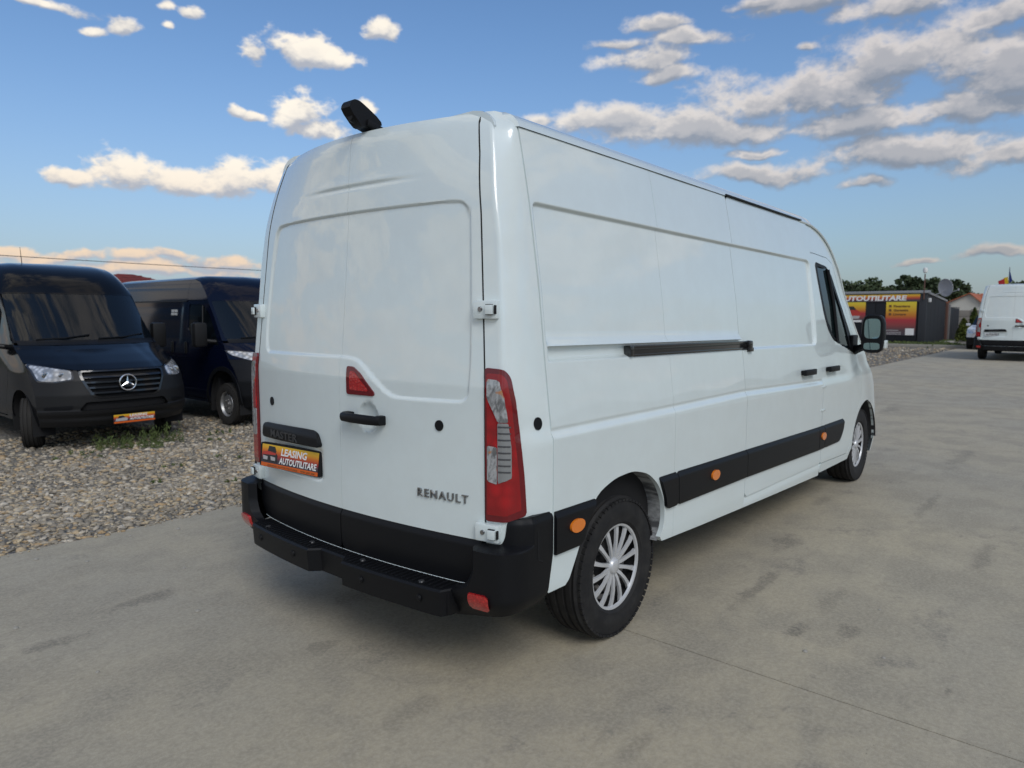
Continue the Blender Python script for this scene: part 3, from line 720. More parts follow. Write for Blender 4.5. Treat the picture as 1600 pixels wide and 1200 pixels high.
def build_white_van():
    v = thing('white_van', 'large white panel van with black rear step in the foreground, filling the middle', 'van')
    # ---- dark core boxes added to block light leaks, seen only through gaps
    mb = MB(); mb.box((2.12, 0, .93), (3.55, 1.86, .98)).box((2.14, 0, 1.78), (3.5, 1.66, .72)).box((2.16, 0, 2.24), (3.45, 1.50, .22)); mb.obj('dark_core', 'dark', v)
    mb = MB(); mb.box((3.0, 0, .40), (5.2, 1.2, .16)).box((2.9, -.62, .34), (2.4, .08, .12)).box((2.9, .62, .34), (2.4, .08, .12)).tube([(1.024, -.8, .33), (1.024, .8, .33)], .05, 10).tube([(.5, .35, .36), (3.0, .35, .36)], .045, 8).box((.45, 0, .42), (.35, 1.5, .08)); mb.obj('underframe', 'underbody', v)
    # ---- sides
    for sg in (-1, 1):
        zs = ZS if sg < 0 else ZC; st = .03 if sg < 0 else .09; dep = wdepth()
        sill = lambda x, z: z-interp(x, SILL)
        slant = keep([(.415, 3), (.415, .61), (.366, .436), (.366, .2), (9, .2), (9, 3)])
        A = (drop(ARCH), sill, slant)
        panel('side_panel', grid(.36, 1.488, st, np.arange(.42, .48, .006), np.arange(.28, .34, .01)), zs, WS.side(sg, dep), 'white_paint', v, A, IN(sg), .025)
        panel('side_panel', grid(1.4900, 2.4530, st), zs, WS.side(sg, dep), 'white_paint', v, (sill,), IN(sg), .025)
        door = keep([(2.4575, .455), (2.4575, 2.3695), (4.002, 2.3695), (4.002, .44)])
        sdr = panel('sliding_door' if sg < 0 else 'side_panel', grid(2.457, 4.003, st, np.arange(3.87, 3.95, .006), (2.4575, 4.002)), zs, WS.side(sg, dep), 'white_paint', v, (door,), IN(sg), .025)
        panel('sill', grid(2.4575, 4.004, .1), grid(.325, .452, .02), WS.side(sg, lambda x, z: .012*sstep(z, .40, .452)), 'white_paint', v, (sill, lambda x, z: interp(x, [(2.4, .452), (4.0, .437), (4.8, .36)])-z), IN(sg), .03)
        # cab
        DOOR = [(4.008, .44), (4.008, 2.128), (4.05, 2.135), (4.434, 2.12), (4.56, 2.08), (4.70, 1.90), (4.89, 1.66), (5.05, 1.36), (5.13, 1.12), (5.13, .86), (4.96, .72), (4.86, .56), (4.79, .42)]
        WIN = rpoly([(4.085, 2.072), (4.40, 2.045), (4.50, 1.99), (4.72, 1.77), (4.90, 1.52), (5.03, 1.275), (4.90, 1.315), (4.707, 1.365), (4.40, 1.43), (4.27, 1.52), (4.175, 1.68), (4.12, 1.90)], .05)
        zc = grid(.30, 2.372, .03) if sg < 0 else grid(.30, 2.372, .06)
        xc = grid(4.0, 5.9, .03 if sg < 0 else .07)
        cd = lambda x, z: .011*sstep(z, interp(x, BL)-.03, interp(x, BL))*(1-sstep(x, 4.6, 5.0))
        fdr = panel('front_door', xc, zc, WS.side(sg, cd), 'white_paint', v, (keep(DOOR), drop(WIN)), IN(sg), .025)
        WING = panel('front_wing', xc, zc, WS.side(sg, cd), 'white_paint', v, (drop(DOOR, .005), WS.inside(), drop(FARCH), lambda x, z: z-.36, lambda x, z: x-4.008), IN(sg), .02); islands(WING)
        wf = panel('window_frame', xc, zc, WS.side(sg, off=-.008), 'black_plastic', fdr, (keep(WIN), drop(rpoly([(4.125, 2.04), (4.40, 2.02), (4.64, 1.78), (4.80, 1.53), (4.88, 1.335), (4.70, 1.385), (4.42, 1.455), (4.30, 1.55), (4.21, 1.70), (4.16, 1.90)], .04))), IN(sg), .02)
        panel('window_glass', xc, zc, WS.side(sg, off=-.018), 'glass', fdr, (keep(WIN),), IN(sg), 0)
        MB().tube([WS.side(sg, off=-.008)(np.array(x), np.array(z)) for x, z in ((4.41, 2.02), (4.47, 1.75), (4.50, 1.42))], .017, 6).obj('window_bar', 'black_plastic', fdr)
        # handles
        def handle(par, x, z):
            y = float(WS.side(sg)(np.array(x), np.array(z))[1])
            h = MB().box((x, y+sg*.024, z), (.25, .024, .045), .009).box((x-.10, y+sg*.008, z), (.045, .03, .036), .006).box((x+.10, y+sg*.008, z), (.045, .03, .036), .006).obj('door_handle', 'black_plastic', par)
        handle(fdr, 4.25, 1.20)
        if sg < 0: handle(sdr, 3.64, 1.20)
        for zz in (1.065, .875): MB().box((4.02, sg*1.031, zz), (.09, .012, .014), .003).obj('hinge_cover', 'white_paint', v)
        # rub strips
        tp = [(.4, .775), (1.5, .772), (2.45, .763), (3.9, .748), (4.6, .750)]; bt = [(.4, .59), (1.5, .592), (2.45, .586), (3.9, .563), (4.6, .566)]
        sfn = WS.side(sg, lambda x, z: .014*sstep(z, interp(x, tp)-.03, interp(x, tp))+.004*sstep(-z, -interp(x, bt)-.012, -interp(x, bt)), .017)
        band = lambda x, z: np.minimum(interp(x, tp)-z, z-interp(x, bt))
        zb = grid(.55, .785, .02, np.arange(.72, .785, .006))
        segs = [(.418, .80, None), (1.24, 1.499, [(1.25, .9), (1.499, .9), (1.522, .5), (1.41, .5), (1.375, .66)]), (1.505, 2.4525, [(1.505, .9), (2.4525, .9), (2.4525, .5), (1.528, .5)]), (2.4575, 3.905, None), (3.912, 4.045, None), (4.052, 4.605, rpoly([(4.052, .9), (4.62, .9), (4.60, .74), (4.56, .64), (4.46, .566), (4.40, .5), (4.052, .5)], .05))]
        for i, (a, c, P) in enumerate(segs):
            cl = [band] + ([keep(P)] if P else []) + ([drop(ARCH)] if i < 2 else [])
            rs = panel('rub_strip', grid(a, c+(.03 if i == 1 else 0), .03), zb, sfn, 'black_plastic', v, cl, IN(sg), .02)
            if i in (0, 2, 4):
                mx, mz = {0: (.562, .690), 2: (1.963, .684), 4: (4.00, .668)}[i]
                E = [(mx+.052*math.cos(t), mz+.030*math.sin(t)) for t in np.linspace(0, 2*math.pi, 20)[:-1]]
                y0 = float(WS.prof(np.array(mz)))+.017
                MB().prism(E, lambda x, z: (x, sg*(y0+.010), z), lambda x, z: (x, sg*(y0-.004), z)).obj('side_marker', 'amber', rs, 40)
        # wheel arches
        for P, yo in ((ARCH, 1.020), (FARCH, 1.018)):
            n = len(P); mb = MB(); rows = [yo-.001, .93, .80, .64]
            V = [(x, sg*y, z) for y in rows for x, z in P]; F = [[k*n+i, k*n+(i+1) % n, (k+1)*n+(i+1) % n, (k+1)*n+i] for k in range(3) for i in range(n)]
            o0 = len(V); V.append((np.mean([p[0] for p in P]), sg*.64, .5)); F += [[3*n+i, 3*n+(i+1) % n, o0] for i in range(n)]
            mb.add(V, [f for f in F if min(V[i][2] for i in f) > .43]).obj('arch_liner', 'dusty_liner' if P is ARCH else 'underbody', v)
        # corner post and tail lamp
        lam = np.linspace(0, 1, 25)
        zp = grid(.60, 2.44, .03); U, V_ = np.meshgrid(lam, zp, indexing='ij')
        def dp(l, z): return dpost(sg)(l*np.interp(z, ZT, DL), z)
        LAMP = rpoly([(.002, .758), (.002, 1.384), (.080, 1.380), (.108, 1.350), (.130, 1.25), (.148, 1.10), (.163, .95), (.173, .788), (.09, .762)], .016)
        panel('corner_post', lam, zp, dp, 'white_paint', v, (), lambda l, z: (.6+0*l, -sg*.6+0*l, 0*l), .03)
        lz = grid(.74, 1.40, .012); ll = np.linspace(.0, .19, 42)
        tl = panel('tail_lamp', ll, lz, dpost(sg, .010), 'deep_red_lens', v, (keep(LAMP),), lambda l, z: (.7+0*l, -sg*.7+0*l, 0*l), .02)
        def bit(nm, P, m, off): return panel(nm, ll, lz, dpost(sg, off), m, tl, (keep(P),), lambda l, z: (.7+0*l, -sg*.7+0*l, 0*l), .004)
        inner = [(.010, .785), (.010, 1.362), (.074, 1.360), (.092, 1.335), (.112, 1.24), (.128, 1.09), (.142, .95), (.150, .812), (.09, .788)]
        bit('brake_lens', inner, 'red_lens', .0115)
        bit('indicator_lens', rpoly([(.012, 1.340), (.066, 1.336), (.080, 1.28), (.098, 1.168), (.062, 1.168), (.046, 1.20), (.012, 1.262)], .008), 'clear_lens', .0135)
        bit('stop_lens', rpoly([(.012, 1.248), (.040, 1.20), (.058, 1.160), (.058, 1.072), (.012, 1.075)], .005), 'red_lens', .0135)
        bit('reverse_lens', rpoly([(.012, 1.070), (.058, 1.067), (.058, .915), (.012, .925)], .005), 'clear_lens', .0135)
        gl = bit('side_lens', [(.061, 1.165), (.098, 1.165), (.112, 1.07), (.113, .945), (.061, .918)], 'grey_lens', .0135)
        for k in range(8):
            z0 = .965+k*.026
            panel('lens_rib', np.linspace(.064, .108, 5), np.array([z0, z0+.006]), dpost(sg, .0155), 'lens_line', gl, (), None, 0)
        # black plug on the post, as on the doors
        pz = 1.155; PX = dpost(sg, .003)
        C = [(.238+.022*math.cos(t), pz+.026*math.sin(t)) for t in np.linspace(0, 2*math.pi, 20)[:-1]]
        q = lambda o: (lambda l, z: tuple(float(a[0]) for a in dpost(sg, o)(np.array([l]), np.array([z]))))
        MB().prism(C, q(.005), q(-.004)).obj('plug', 'black_plastic', v)
        # bumper corner
        path = np.array(chaikin([(.408, 1.037), (.30, 1.042), (.20, 1.040), (.13, 1.005), (.105, .945), (.098, .88), (.092, .80), (.088, .70)], 2, False))
        LL = np.concatenate([[0], np.cumsum(np.hypot(*np.diff(path, axis=0).T))])
        def bp(off=0):
            def f(l, z):
                x = np.interp(l, LL, path[:, 0]); y = np.interp(l, LL, path[:, 1])
                ins = .010*sstep(z, .748, .782)-.010*sstep(z, .46, .36)*0
                tx = np.interp(l+.01, LL, path[:, 0])-np.interp(l-.01, LL, path[:, 0]); ty = np.interp(l+.01, LL, path[:, 1])-np.interp(l-.01, LL, path[:, 1]); n = np.hypot(tx, ty)
                tuck = .05*sstep(-z, -.46, -.34)
                k = off-ins-tuck
                up = .088*sstep(z, .652, .668)*(1-sstep(x, .16, .30))
                return x+k*ty/n+up, sg*(y-k*tx/n), z
            return f
        ly = lambda y: float(np.interp(-y, -path[:, 1][np.argmax(path[:, 1]):], LL[np.argmax(path[:, 1]):]))
        lx = lambda x: float(np.interp(-x, -path[:, 0], LL))
        BC = [(0.002, .782), (lx(.25), .783), (lx(.19), .782), (ly(.985), .772), (ly(.960), .765), (ly(.952), .70), (ly(.935), .664), (ly(.868), .664), (ly(.866), .56), (ly(.84), .50), (ly(.79), .468), (ly(.72), .462), (ly(.72), .335), (ly(.90), .372), (ly(.99), .388), (lx(.33), .405), (lx(.366), .425), (.003, .60)]
        bc = panel('bumper_corner', grid(0, LL[-1], .011), grid(.32, .82, .011, np.arange(.755, .815, .006), np.arange(.648, .674, .004)), bp(), 'black_plastic', v, (keep(rpoly(BC, .015)),), lambda l, z: (.7+0*l, -sg*.7+0*l, 0*l), .05)
        a0, a1 = ly(.945), ly(.845)
        panel('reflector', np.linspace(a0, a1, 9), grid(.405, .48, .012), bp(.012), 'bright_red_lens', bc, (keep(rpoly([(a0, .408), (a0, .478), (a1, .474), (a1, .405)], .014)),), lambda l, z: (.7+0*l, -sg*.7+0*l, 0*l), .015)
        MB().tube([tuple(float(c) for c in bp(.0)(np.array(lx(.30)), np.array(zz))) for zz in (.77, .70, .64, .60)]+[tuple(float(c) for c in bp(.0)(np.array(lx(.33)), np.array(.585)))], .003, 6).obj('bumper_seam', 'dark', bc)
        # rear doors
        ys = grid(.0011, .858, .022, np.arange(.0011, .02, .006), np.arange(.14, .30, .009) if sg < 0 else [], np.arange(.66, .80, .005), np.arange(.03, .36, .010) if sg < 0 else [])
        zd = grid(.668, 2.436, .024, np.arange(1.37, 1.41, .005), np.arange(1.215, 1.25, .006), np.arange(2.04, 2.08, .005), np.arange(2.16, 2.22, .006), np.arange(1.06, 1.20, .009), np.arange(1.25, 1.37, .010), np.arange(.75, .80, .01), np.arange(.915, .955, .008))
        dr = panel('rear_door', ys*sg if sg > 0 else (ys*sg)[::-1], zd, rear_fn(), 'white_paint', v, (lambda y, z: interp(z, YS)-.003-np.abs(y),), INR, .03)
        lp = rpoly([(sg*.003, .668), (sg*.854, .668), (sg*.852, .56), (sg*.80, .478), (sg*.70, .474), (sg*.003, .474)], .03)
        lp[0:5] = [(sg*.003, .668)]
        def lowf(y, z): return xr(y, z)-.010+.012*sstep(z, .64, .668)+.006*sstep(-z, -.56, -.47), y, z
        panel('lower_trim', ys*sg if sg > 0 else (ys*sg)[::-1], grid(.470, .668, .02, np.arange(.635, .668, .006)), lowf, 'black_plastic', dr, (keep(lp),), INR, .03)
        MB().tube([(float(xr(np.array(sg*y), np.array(.47)))-.004, sg*y, .4715 if y < .75 else .4715+(y-.75)*.12) for y in np.linspace(.004, .80, 14)], .0015, 6).obj('door_edge', 'white_paint', dr)
        MB().tube([(float(xr(np.array(float(interp(z, YS))), np.array(z)))+.0045, sg*(float(interp(z, YS))+.0015), z) for z in np.linspace(.62, 2.44, 40)], .0062, 6).obj('door_seal', 'dark', dr)
        # hinges
        for z0, hx in ((1.615, 0), (.712, 0), ):
            ys0 = float(interp(z0, YS)); yc = ys0+.022; x0 = float(xr(np.array(yc), np.array(z0)))
            rot = Matrix.Rotation(-sg*.20, 4, 'Z')
            h = MB().box((x0-.010, sg*yc, z0), (.034, .112, .074), .008, rot).obj('hinge', 'white_paint', dr)
            MB().lathe([(0, -.004), (.0095, -.004), (.0105, .003)], 14, 'x', (x0-.0275-.004, sg*(yc-.014), z0+.002)).obj('bolt', 'dark_chrome', h)
            MB().box((x0-.0215+.002, sg*(yc+.031), z0), (.036, .034, .038), .003, rot).obj('knuckle', 'white_paint', h)
            MB().box((x0-.012, sg*(yc+.0535), z0), (.024, .006, .036), .002, rot).obj('hinge_stop', 'dark', h)
            MB().box((x0-.0262+.002, sg*(yc+.0145), z0), (.016, .0025, .040), 0, rot).box((x0-.0262+.004, sg*(yc+.030), z0+.0202), (.020, .030, .0025), 0, rot).box((x0-.0262+.004, sg*(yc+.030), z0-.0202), (.020, .030, .0025), 0, rot).obj('knuckle_gap', 'dark', h)
        yy = -.632 if sg < 0 else .672
        C = [(yy+.021*math.cos(t), 1.130+.023*math.sin(t)) for t in np.linspace(0, 2*math.pi, 20)[:-1]]
        MB().prism(C, lambda y, z: (float(xr(np.array(y), np.array(z)))-.005, y, z), lambda y, z: (float(xr(np.array(y), np.array(z)))+.004, y, z)).obj('plug', 'black_plastic', dr)
        if sg < 0:
            bl = panel('brake_lamp', grid(-.258, -.056, .008), grid(1.22, 1.36, .008), rear_fn(.006, False), 'deep_red_lens', dr, (keep(BRK),), INR, .012)
            panel('lamp_lens', grid(-.258, -.056, .008), grid(1.22, 1.36, .008), rear_fn(.0075, False), 'bright_red_lens', bl, (keep(rpoly([(-.085, 1.335), (-.115, 1.335), (-.215, 1.253), (-.212, 1.247), (-.085, 1.247)], .008)),), INR, .004)
            hz_ = 1.124
            hx = lambda y: float(xr(np.array(y), np.array(hz_)))
            h = MB()
            sec = [(-.058, .030, .030), (-.075, .040, .034), (-.14, .046, .036), (-.24, .046, .036), (-.305, .040, .034), (-.324, .028, .030)]
            V = []; F = []
            for (y, o, hh) in sec:
                for k in range(12):
                    th = 2*math.pi*k/12; V.append((hx(y)-o+.014*math.cos(th)*1.1, y, hz_+hh*.62*np.sign(math.sin(th))*abs(math.sin(th))**.7))
            for i in range(len(sec)-1):
                for k in range(12): F.append([i*12+k, i*12+(k+1) % 12, (i+1)*12+(k+1) % 12, (i+1)*12+k])
            F += [list(range(12)), list(range(60, 72))[::-1]]
            h.add(V, F).box((hx(-.085)-.016, -.085, hz_), (.04, .05, .046), .008).box((hx(-.305)-.016, -.305, hz_), (.04, .036, .044), .008).obj('door_handle', 'black_plastic', dr)
            MB().lathe([(0, 0), (.013, 0), (.014, .01)], 14, 'x', (hx(-.09)-.052, -.088, hz_)).obj('lock', 'dark_chrome', dr)
            # chrome maker's badge
            fx = lambda tx, ty, tz: (xr(-.513-tx, .812+ty)-.004-tz, -.513-tx, .8125+ty+tx*.006)
            text_on('badge', 'RENAULT', .265, .036, fx, 'dark_chrome', dr, .004, 0, .007, spacing=1.25)
    # trim above the plate, with the model name
    tb_ = rpoly([(.752, 1.008), (.768, .935), (.763, .928), (.154, .945), (.150, .952), (.176, 1.008), (.215, 1.023), (.30, 1.023)], .012)
    def trim(y, z): return xr(y, z)-.026+.020*sstep(z, .985, 1.03)+.006*sstep(-z, -.95, -.925), y, z
    et = panel('plate_trim', grid(.145, .805, .02), grid(.92, 1.03, .008), trim, 'gloss_black', v, (keep(tb_),), INR, .03); et.data.materials[0] = M['black_plastic']
    text_on('model_lettering', 'MASTER', .30, .040, lambda tx, ty, tz: (xr(.645-tx, .95+ty)-.0265-tz, .645-tx, .944+ty+tx*.012), 'emboss', et, .02, 0, .006, spacing=1.1)
    # number plate
    PT = lambda a, c, o=0: (float(xr(np.array(.45), np.array(.85)))+.0 + .022*((.15+a)-.45) + -.012-.016*(1-c)-o, .700-.530*a, .785+.128*c+.006*a)
    fr = MB().prism(rpoly([(0, 0), (1, 0), (1, 1), (0, 1)], .06), lambda a, c: PT(a, c, .010), lambda a, c: PT(a, c, -.004)).obj('number_plate', 'black_plastic', v)
    q = lambda o: (lambda tx, ty, tz: tuple(np.array(t) for t in zip(*[PT(float(a), float(c), o+float(e)) for a, c, e in zip(np.broadcast_to(tx, ty.shape), ty, np.broadcast_to(tz, ty.shape))])))
    MB().prism([(.03, .17), (.95, .17), (.95, .93), (.03, .93)], lambda a, c: PT(a, c, .0115), lambda a, c: PT(a, c, .009)).obj('plate_print', 'banner_print', fr, 0)
    MB().prism([(.03, .02), (.95, .02), (.95, .175), (.03, .175)], lambda a, c: PT(a, c, .0118), lambda a, c: PT(a, c, .009)).obj('plate_strip', 'orange_print', fr, 0)
    for s, x0, y0, w, h, sh in (('LEASING', .36, .56, .42, .30, .15), ('AUTOUTILITARE', .335, .22, .60, .27, .15)):
        text_on('plate_lettering', s, w, h, lambda tx, ty, tz, x0=x0, y0=y0: q(.0135)(x0+tx, y0+ty, tz*0), 'white_print', fr, .03, sh, 0)
    text_on('plate_lettering', 'LEASING AUTOUTILITARE', .50, .07, lambda tx, ty, tz: q(.0132)(.14+tx, .055+ty, tz*0), 'brown_print', fr, .02, 0, 0)
    text_on('plate_lettering', '0754 205 206', .22, .07, lambda tx, ty, tz: q(.0132)(.69+tx, .055+ty, tz*0), 'brown_print', fr, .02, 0, 0)
    pic = lambda P, m, o: MB().prism(P, lambda a, c: PT(a, c, o), lambda a, c: PT(a, c, .009)).obj('plate_picture', m, fr, 0)
    pic([(.05, .24), (.29, .22), (.30, .52), (.26, .66), (.06, .62)], 'black_print', .0126)
    pic([(.05, .60), (.12, .66), (.27, .62), (.27, .54), (.06, .50)], 'red_print', .0129)
    pic([(.13, .66), (.15, .88), (.25, .87), (.28, .66)], 'black_print', .0129)
    for cx_ in (.10, .23): pic([(cx_-.035, .30), (cx_+.035, .30), (cx_+.035, .44), (cx_-.045, .46)], 'grey_print', .0131)
    # step
    oy = np.linspace(.70, .135, 10); outer = [(-.016+.10*y*y, y) for y in oy]
    O = [(.22, .752), (.085, .748), (.040, .730)]+outer+[(.034, .092), (.034, -.092)]+[(a, -c) for a, c in outer[::-1]]+[(.040, -.730), (.085, -.748), (.22, -.752)]
    mb = MB().prism(O, lambda x, y: (x+.010*(x < .2), y, .466), lambda x, y: (x, y, .458)); mb.prism(O, lambda x, y: (x, y, .458), lambda x, y: (x+.008, y, .352))
    step = mb.obj('rear_step', 'black_plastic', v, 30)
    rb = MB()
    for k in range(48):
        y = -.715+k*.0304; ox = -.016+.10*y*y+.020 if abs(y) > .115 else .052
        rb.box(((ox+.125+.11*y*y*.5)/2, y, .4675), (.118+.05*y*y-ox, .011, .009), .002)
    rb.obj('step_ribs', 'black_plastic', step, 30, kind='stuff')
    for y in (-.62, -.27, .27, .62): MB().lathe([(0, -.002), (.010, -.002), (.012, .0005), (.016, .0005), (.017, .004)], 18, 'x', (-.016+.10*y*y-.002, y, .412)).obj('parking_sensor', 'black_plastic', step)
    for y in (-.60, -.2, .2, .60): MB().lathe([(0, .474), (.012, .473), (.015, .467)], 14, 'z', (.06, y, 0)).obj('step_bolt', 'emboss', step)
    MB().box((.17, 0, .405), (.20, 1.5, .10), .01).obj('bumper_beam', 'black_plastic', v)
    # roof
    xs = np.concatenate([[.322, .325, .37, .41], np.linspace(.5, 4.02, 30)]); e = np.concatenate([np.linspace(-1, -.6, 14), np.linspace(-.55, .55, 12), np.linspace(.6, 1, 14)])
    ya = np.array([a for a, _ in ZROOF]); La = np.concatenate([[0], np.cumsum(np.hypot(np.diff(ya), np.diff([z for _, z in ZROOF])))])
    V = []; F = []
    for i, x in enumerate(xs):
        for k in e:
            y = np.interp(abs(k)*La[-1], La, ya); z = float(interp(y, ZROOF))
            if x < .41: y *= .93; z = min(z, 2.452)-.004*(.41-x)/.07-(.05 if x < .323 else 0)
            V.append((x, math.copysign(y, k), z))
    n = len(e)
    for i in range(len(xs)-1):
        for k in range(n-1): F.append([i*n+k, (i+1)*n+k, (i+1)*n+k+1, i*n+k+1])
    rf = mesh('roof', V, F, 'white_paint', v)
    MB().box((3.16, -.8475, 2.377), (1.42, .010, .010), .002).obj('drip_rail', 'black_plastic', rf)
    MB().box((3.16, .8485, 2.378), (1.42, .012, .014), .003).obj('drip_rail', 'black_plastic', rf)
    U, T = np.meshgrid(np.linspace(-1, 1, 41), np.linspace(0, 1, 14), indexing='ij')
    X = WS.roof_front(U.ravel(), T.ravel()); ii = np.arange(41*14).reshape(41, 14)
    mesh('roof_front', np.stack(X, -1), np.stack([ii[:-1, :-1], ii[1:, :-1], ii[1:, 1:], ii[:-1, 1:]], -1).reshape(-1, 4), 'white_paint', v)
    # sliding door rail
    yr = float(WS.prof(np.array(1.43)))
    MB().box((1.81, -(yr-.018), 1.4285), (1.46, .034, .054), .006).box((1.81, -(yr+.001), 1.449), (1.45, .012, .014), .003).box((1.81, -(yr-.0), 1.408), (1.45, .012, .012), .003).box((2.55, -(yr+.002), 1.428), (.05, .04, .062), .012).box((2.56, -(yr+.006), 1.400), (.07, .03, .030), .01).box((1.09, -(yr-.004), 1.4285), (.03, .030, .052), .006).obj('door_rail', 'gloss_black', v)
    # front
    fy = lambda a, c, st=.05: grid(a, c, st)
    ff = WS.front()
    panel('windscreen', fy(-.80, .80), grid(1.40, 2.07, .05), WS.front(.0), 'dark_glass', v, (lambda y, z: interp(z, [(1.4, .86), (2.07, .78)])-np.abs(y),), INX, 0)
    panel('windscreen_frame', fy(-1, 1, .04), grid(1.37, 2.09, .04), WS.front(-.004), 'white_paint', v, (lambda y, z: WS.W(z)-np.abs(y), drop([(-.855, 1.405), (.855, 1.405), (.775, 2.065), (-.775, 2.065)])), INX, 0)
    panel('bonnet', fy(-1, 1), grid(1.06, 1.37, .02), ff, 'white_paint', v, (lambda y, z: WS.W(z)-np.abs(y),), INX, .03)
    HL = lambda s: rpoly([(s*.62, .80), (s*.60, .98), (s*.95, 1.04), (s*.985, .86)], .04)
    GR = rpoly([(-.55, .82), (.55, .82), (.58, .99), (-.58, .99)], .04)
    panel('front_bumper', fy(-1, 1, .04), grid(.30, 1.055, .04), ff, 'white_paint', v, (lambda y, z: WS.W(z)-np.abs(y), drop(HL(1)), drop(HL(-1)), drop(GR)), INX, .03)
    panel('grille', fy(-.6, .6), grid(.80, 1.0, .02), WS.front(-.02), 'black_plastic', v, (keep(GR),), INX, 0)
    for s in (-1, 1): panel('headlamp', fy(-1, 1, .03), grid(.78, 1.05, .03), WS.front(-.005), 'headlamp_glass', v, (keep(HL(s)),), INX, 0)
    for sg in (-1, 1):
        zz = np.concatenate([np.linspace(1.40, 2.05, 10), np.linspace(2.08, 2.365, 14)])
        MB().tube([(float(WS.xe(z))-.002, sg*(float(WS.W(np.array(z)))-.002), z) for z in zz]+[(3.99, sg*.8425, 2.369), (3.85, sg*.8425, 2.3705)], .009, 8).obj('roof_seam', 'white_paint', v)
    # cab interior
    mb = MB().box((4.15, 0, 1.28), (.12, 1.66, 1.5)); mb.obj('bulkhead', 'underbody', v)
    mb = MB().box((5.15, 0, 1.22), (.55, 1.6, .30), .08).box((4.95, 0, .55), (1.5, 1.7, .12)); mb.obj('dashboard', 'teal_trim', v)
    for y in (-.45, .45): MB().box((4.62, y, .85), (.50, .46, .22), .06).box((4.36, y, 1.30), (.16, .46, .75), .06).box((4.34, y, 1.76), (.10, .26, .18), .04).obj('seat', 'seat_cloth', v)
    MB().tube([(4.98+.06*math.sin(t), .45+.19*math.cos(t), 1.33+.17*math.sin(t)) for t in np.linspace(0, 2*math.pi, 25)], .014, 8, False).obj('steering_wheel', 'black_plastic', v)
    # mirrors
    for sg in (-1, 1):
        c = Vector((4.83, sg*1.185, 1.485))
        V = []; F = []; secs = [(-.055, .90, .94), (-.04, 1.0, 1.0), (.03, .98, .98), (.09, .72, .80), (.12, .35, .45)]
        for dx, a, h in secs:
            for k in range(20):
                t = 2*math.pi*k/20; cs, sn = math.cos(t), math.sin(t)
                V.append((c.x+dx, c.y+.092*a*np.sign(cs)*abs(cs)**.55, c.z+.168*h*np.sign(sn)*abs(sn)**.55))
        for i in range(4):
            for k in range(20): F.append([i*20+k, i*20+(k+1) % 20, (i+1)*20+(k+1) % 20, (i+1)*20+k])
        F += [list(range(20))[::-1], list(range(80, 100))]
        mi = MB().add(V, F).tube([(5.0, sg*.97, 1.33), (4.93, sg*1.05, 1.35), (4.86, sg*1.16, 1.40)], [.05, .035, .03], 8).box((4.99, sg*.985, 1.36), (.16, .03, .22), .01).obj('door_mirror', 'black_plastic', v)
        sq = lambda w, h, dz: [(math.copysign(abs(math.cos(t))**.5, math.cos(t))*w, math.copysign(abs(math.sin(t))**.5, math.sin(t))*h+dz) for t in np.linspace(0, 2*math.pi, 24)[:-1]]
        MB().prism(sq(.064, .086, .044), lambda y, z: (c.x-.058, c.y+y, c.z+z), lambda y, z: (c.x-.05, c.y+y, c.z+z)).obj('mirror_glass', 'mirror', mi)
        MB().prism(sq(.064, .030, -.108), lambda y, z: (c.x-.058, c.y+y, c.z+z), lambda y, z: (c.x-.05, c.y+y, c.z+z)).obj('wide_angle_glass', 'mirror', mi)
        MB().box((c.x+.03, c.y+sg*.090, c.z-.09), (.10, .02, .07), .008).obj('mirror_cap', 'white_paint', mi)
    # aerial on the cab roof
    MB().tube([(4.12, -.30, 2.45), (4.0, -.30, 2.62)], [.006, .003], 6).obj('aerial', 'black_plastic', v)
    # reversing camera
    O = [(.100, 2.522), (.106, 2.548), (.126, 2.570), (.160, 2.572), (.20, 2.556), (.305, 2.502), (.315, 2.470), (.20, 2.447), (.172, 2.452)]
    O = [(.205+(x-.205)*.86, 2.45+(z-2.45)*.90) for x, z in O]; rc = MB().prism(chaikin(O, 1), lambda x, z: (x, -.106, z), lambda x, z: (x, -.040, z))
    rc.box((.26, -.070, 2.458), (.11, .10, .03), .008, Matrix.Rotation(.25, 4, 'Y'))
    rco = rc.obj('reversing_camera', 'black_plastic', v, 30)
    MB().lathe([(0, -.012), (.020, -.012), (.028, .002), (.030, .012)], 20, 'x', (.152, -.072, 2.492)).obj('lens', 'black_plastic', rco)
    # wheels
    for x in (1.024, 5.356):
        for sg in (-1, 1): make_wheel(v, (x, sg*.872, .350), sg)
    return v
white_van = build_white_van()
RAKE = 0.0

# ------------------------------------------------------------------ the white van parked far off
def copy_tree(o, parent=None, skip=()):
    c = o.copy(); COL.objects.link(c); c.parent = parent
    for ch in list(o.children):
        if ch.name.split('.')[0] not in skip: copy_tree(ch, c, skip)
    return c
far = copy_tree(white_van, None, ('reversing_camera', 'number_plate', 'badge', 'aerial', 'bolt', 'step_ribs', 'tread'))
far.location = (27.45, -.17, 0); far.scale = (1.07,)*3; far['label'] = 'smaller white van parked far off on the right, white number plate on its rear'
white_van['group'] = far['group'] = 'white panel vans'
fp = MB().box((.135, .47, .845), (.012, .54, .118), .004).obj('number_plate', 'plate_white', far)
text_on('plate_lettering', 'AUTOUTILITARE', .46, .07, lambda tx, ty, tz: (.127-tz+0*ty, .70-tx, .81+ty), 'black_print', fp, .02, 0, .002)

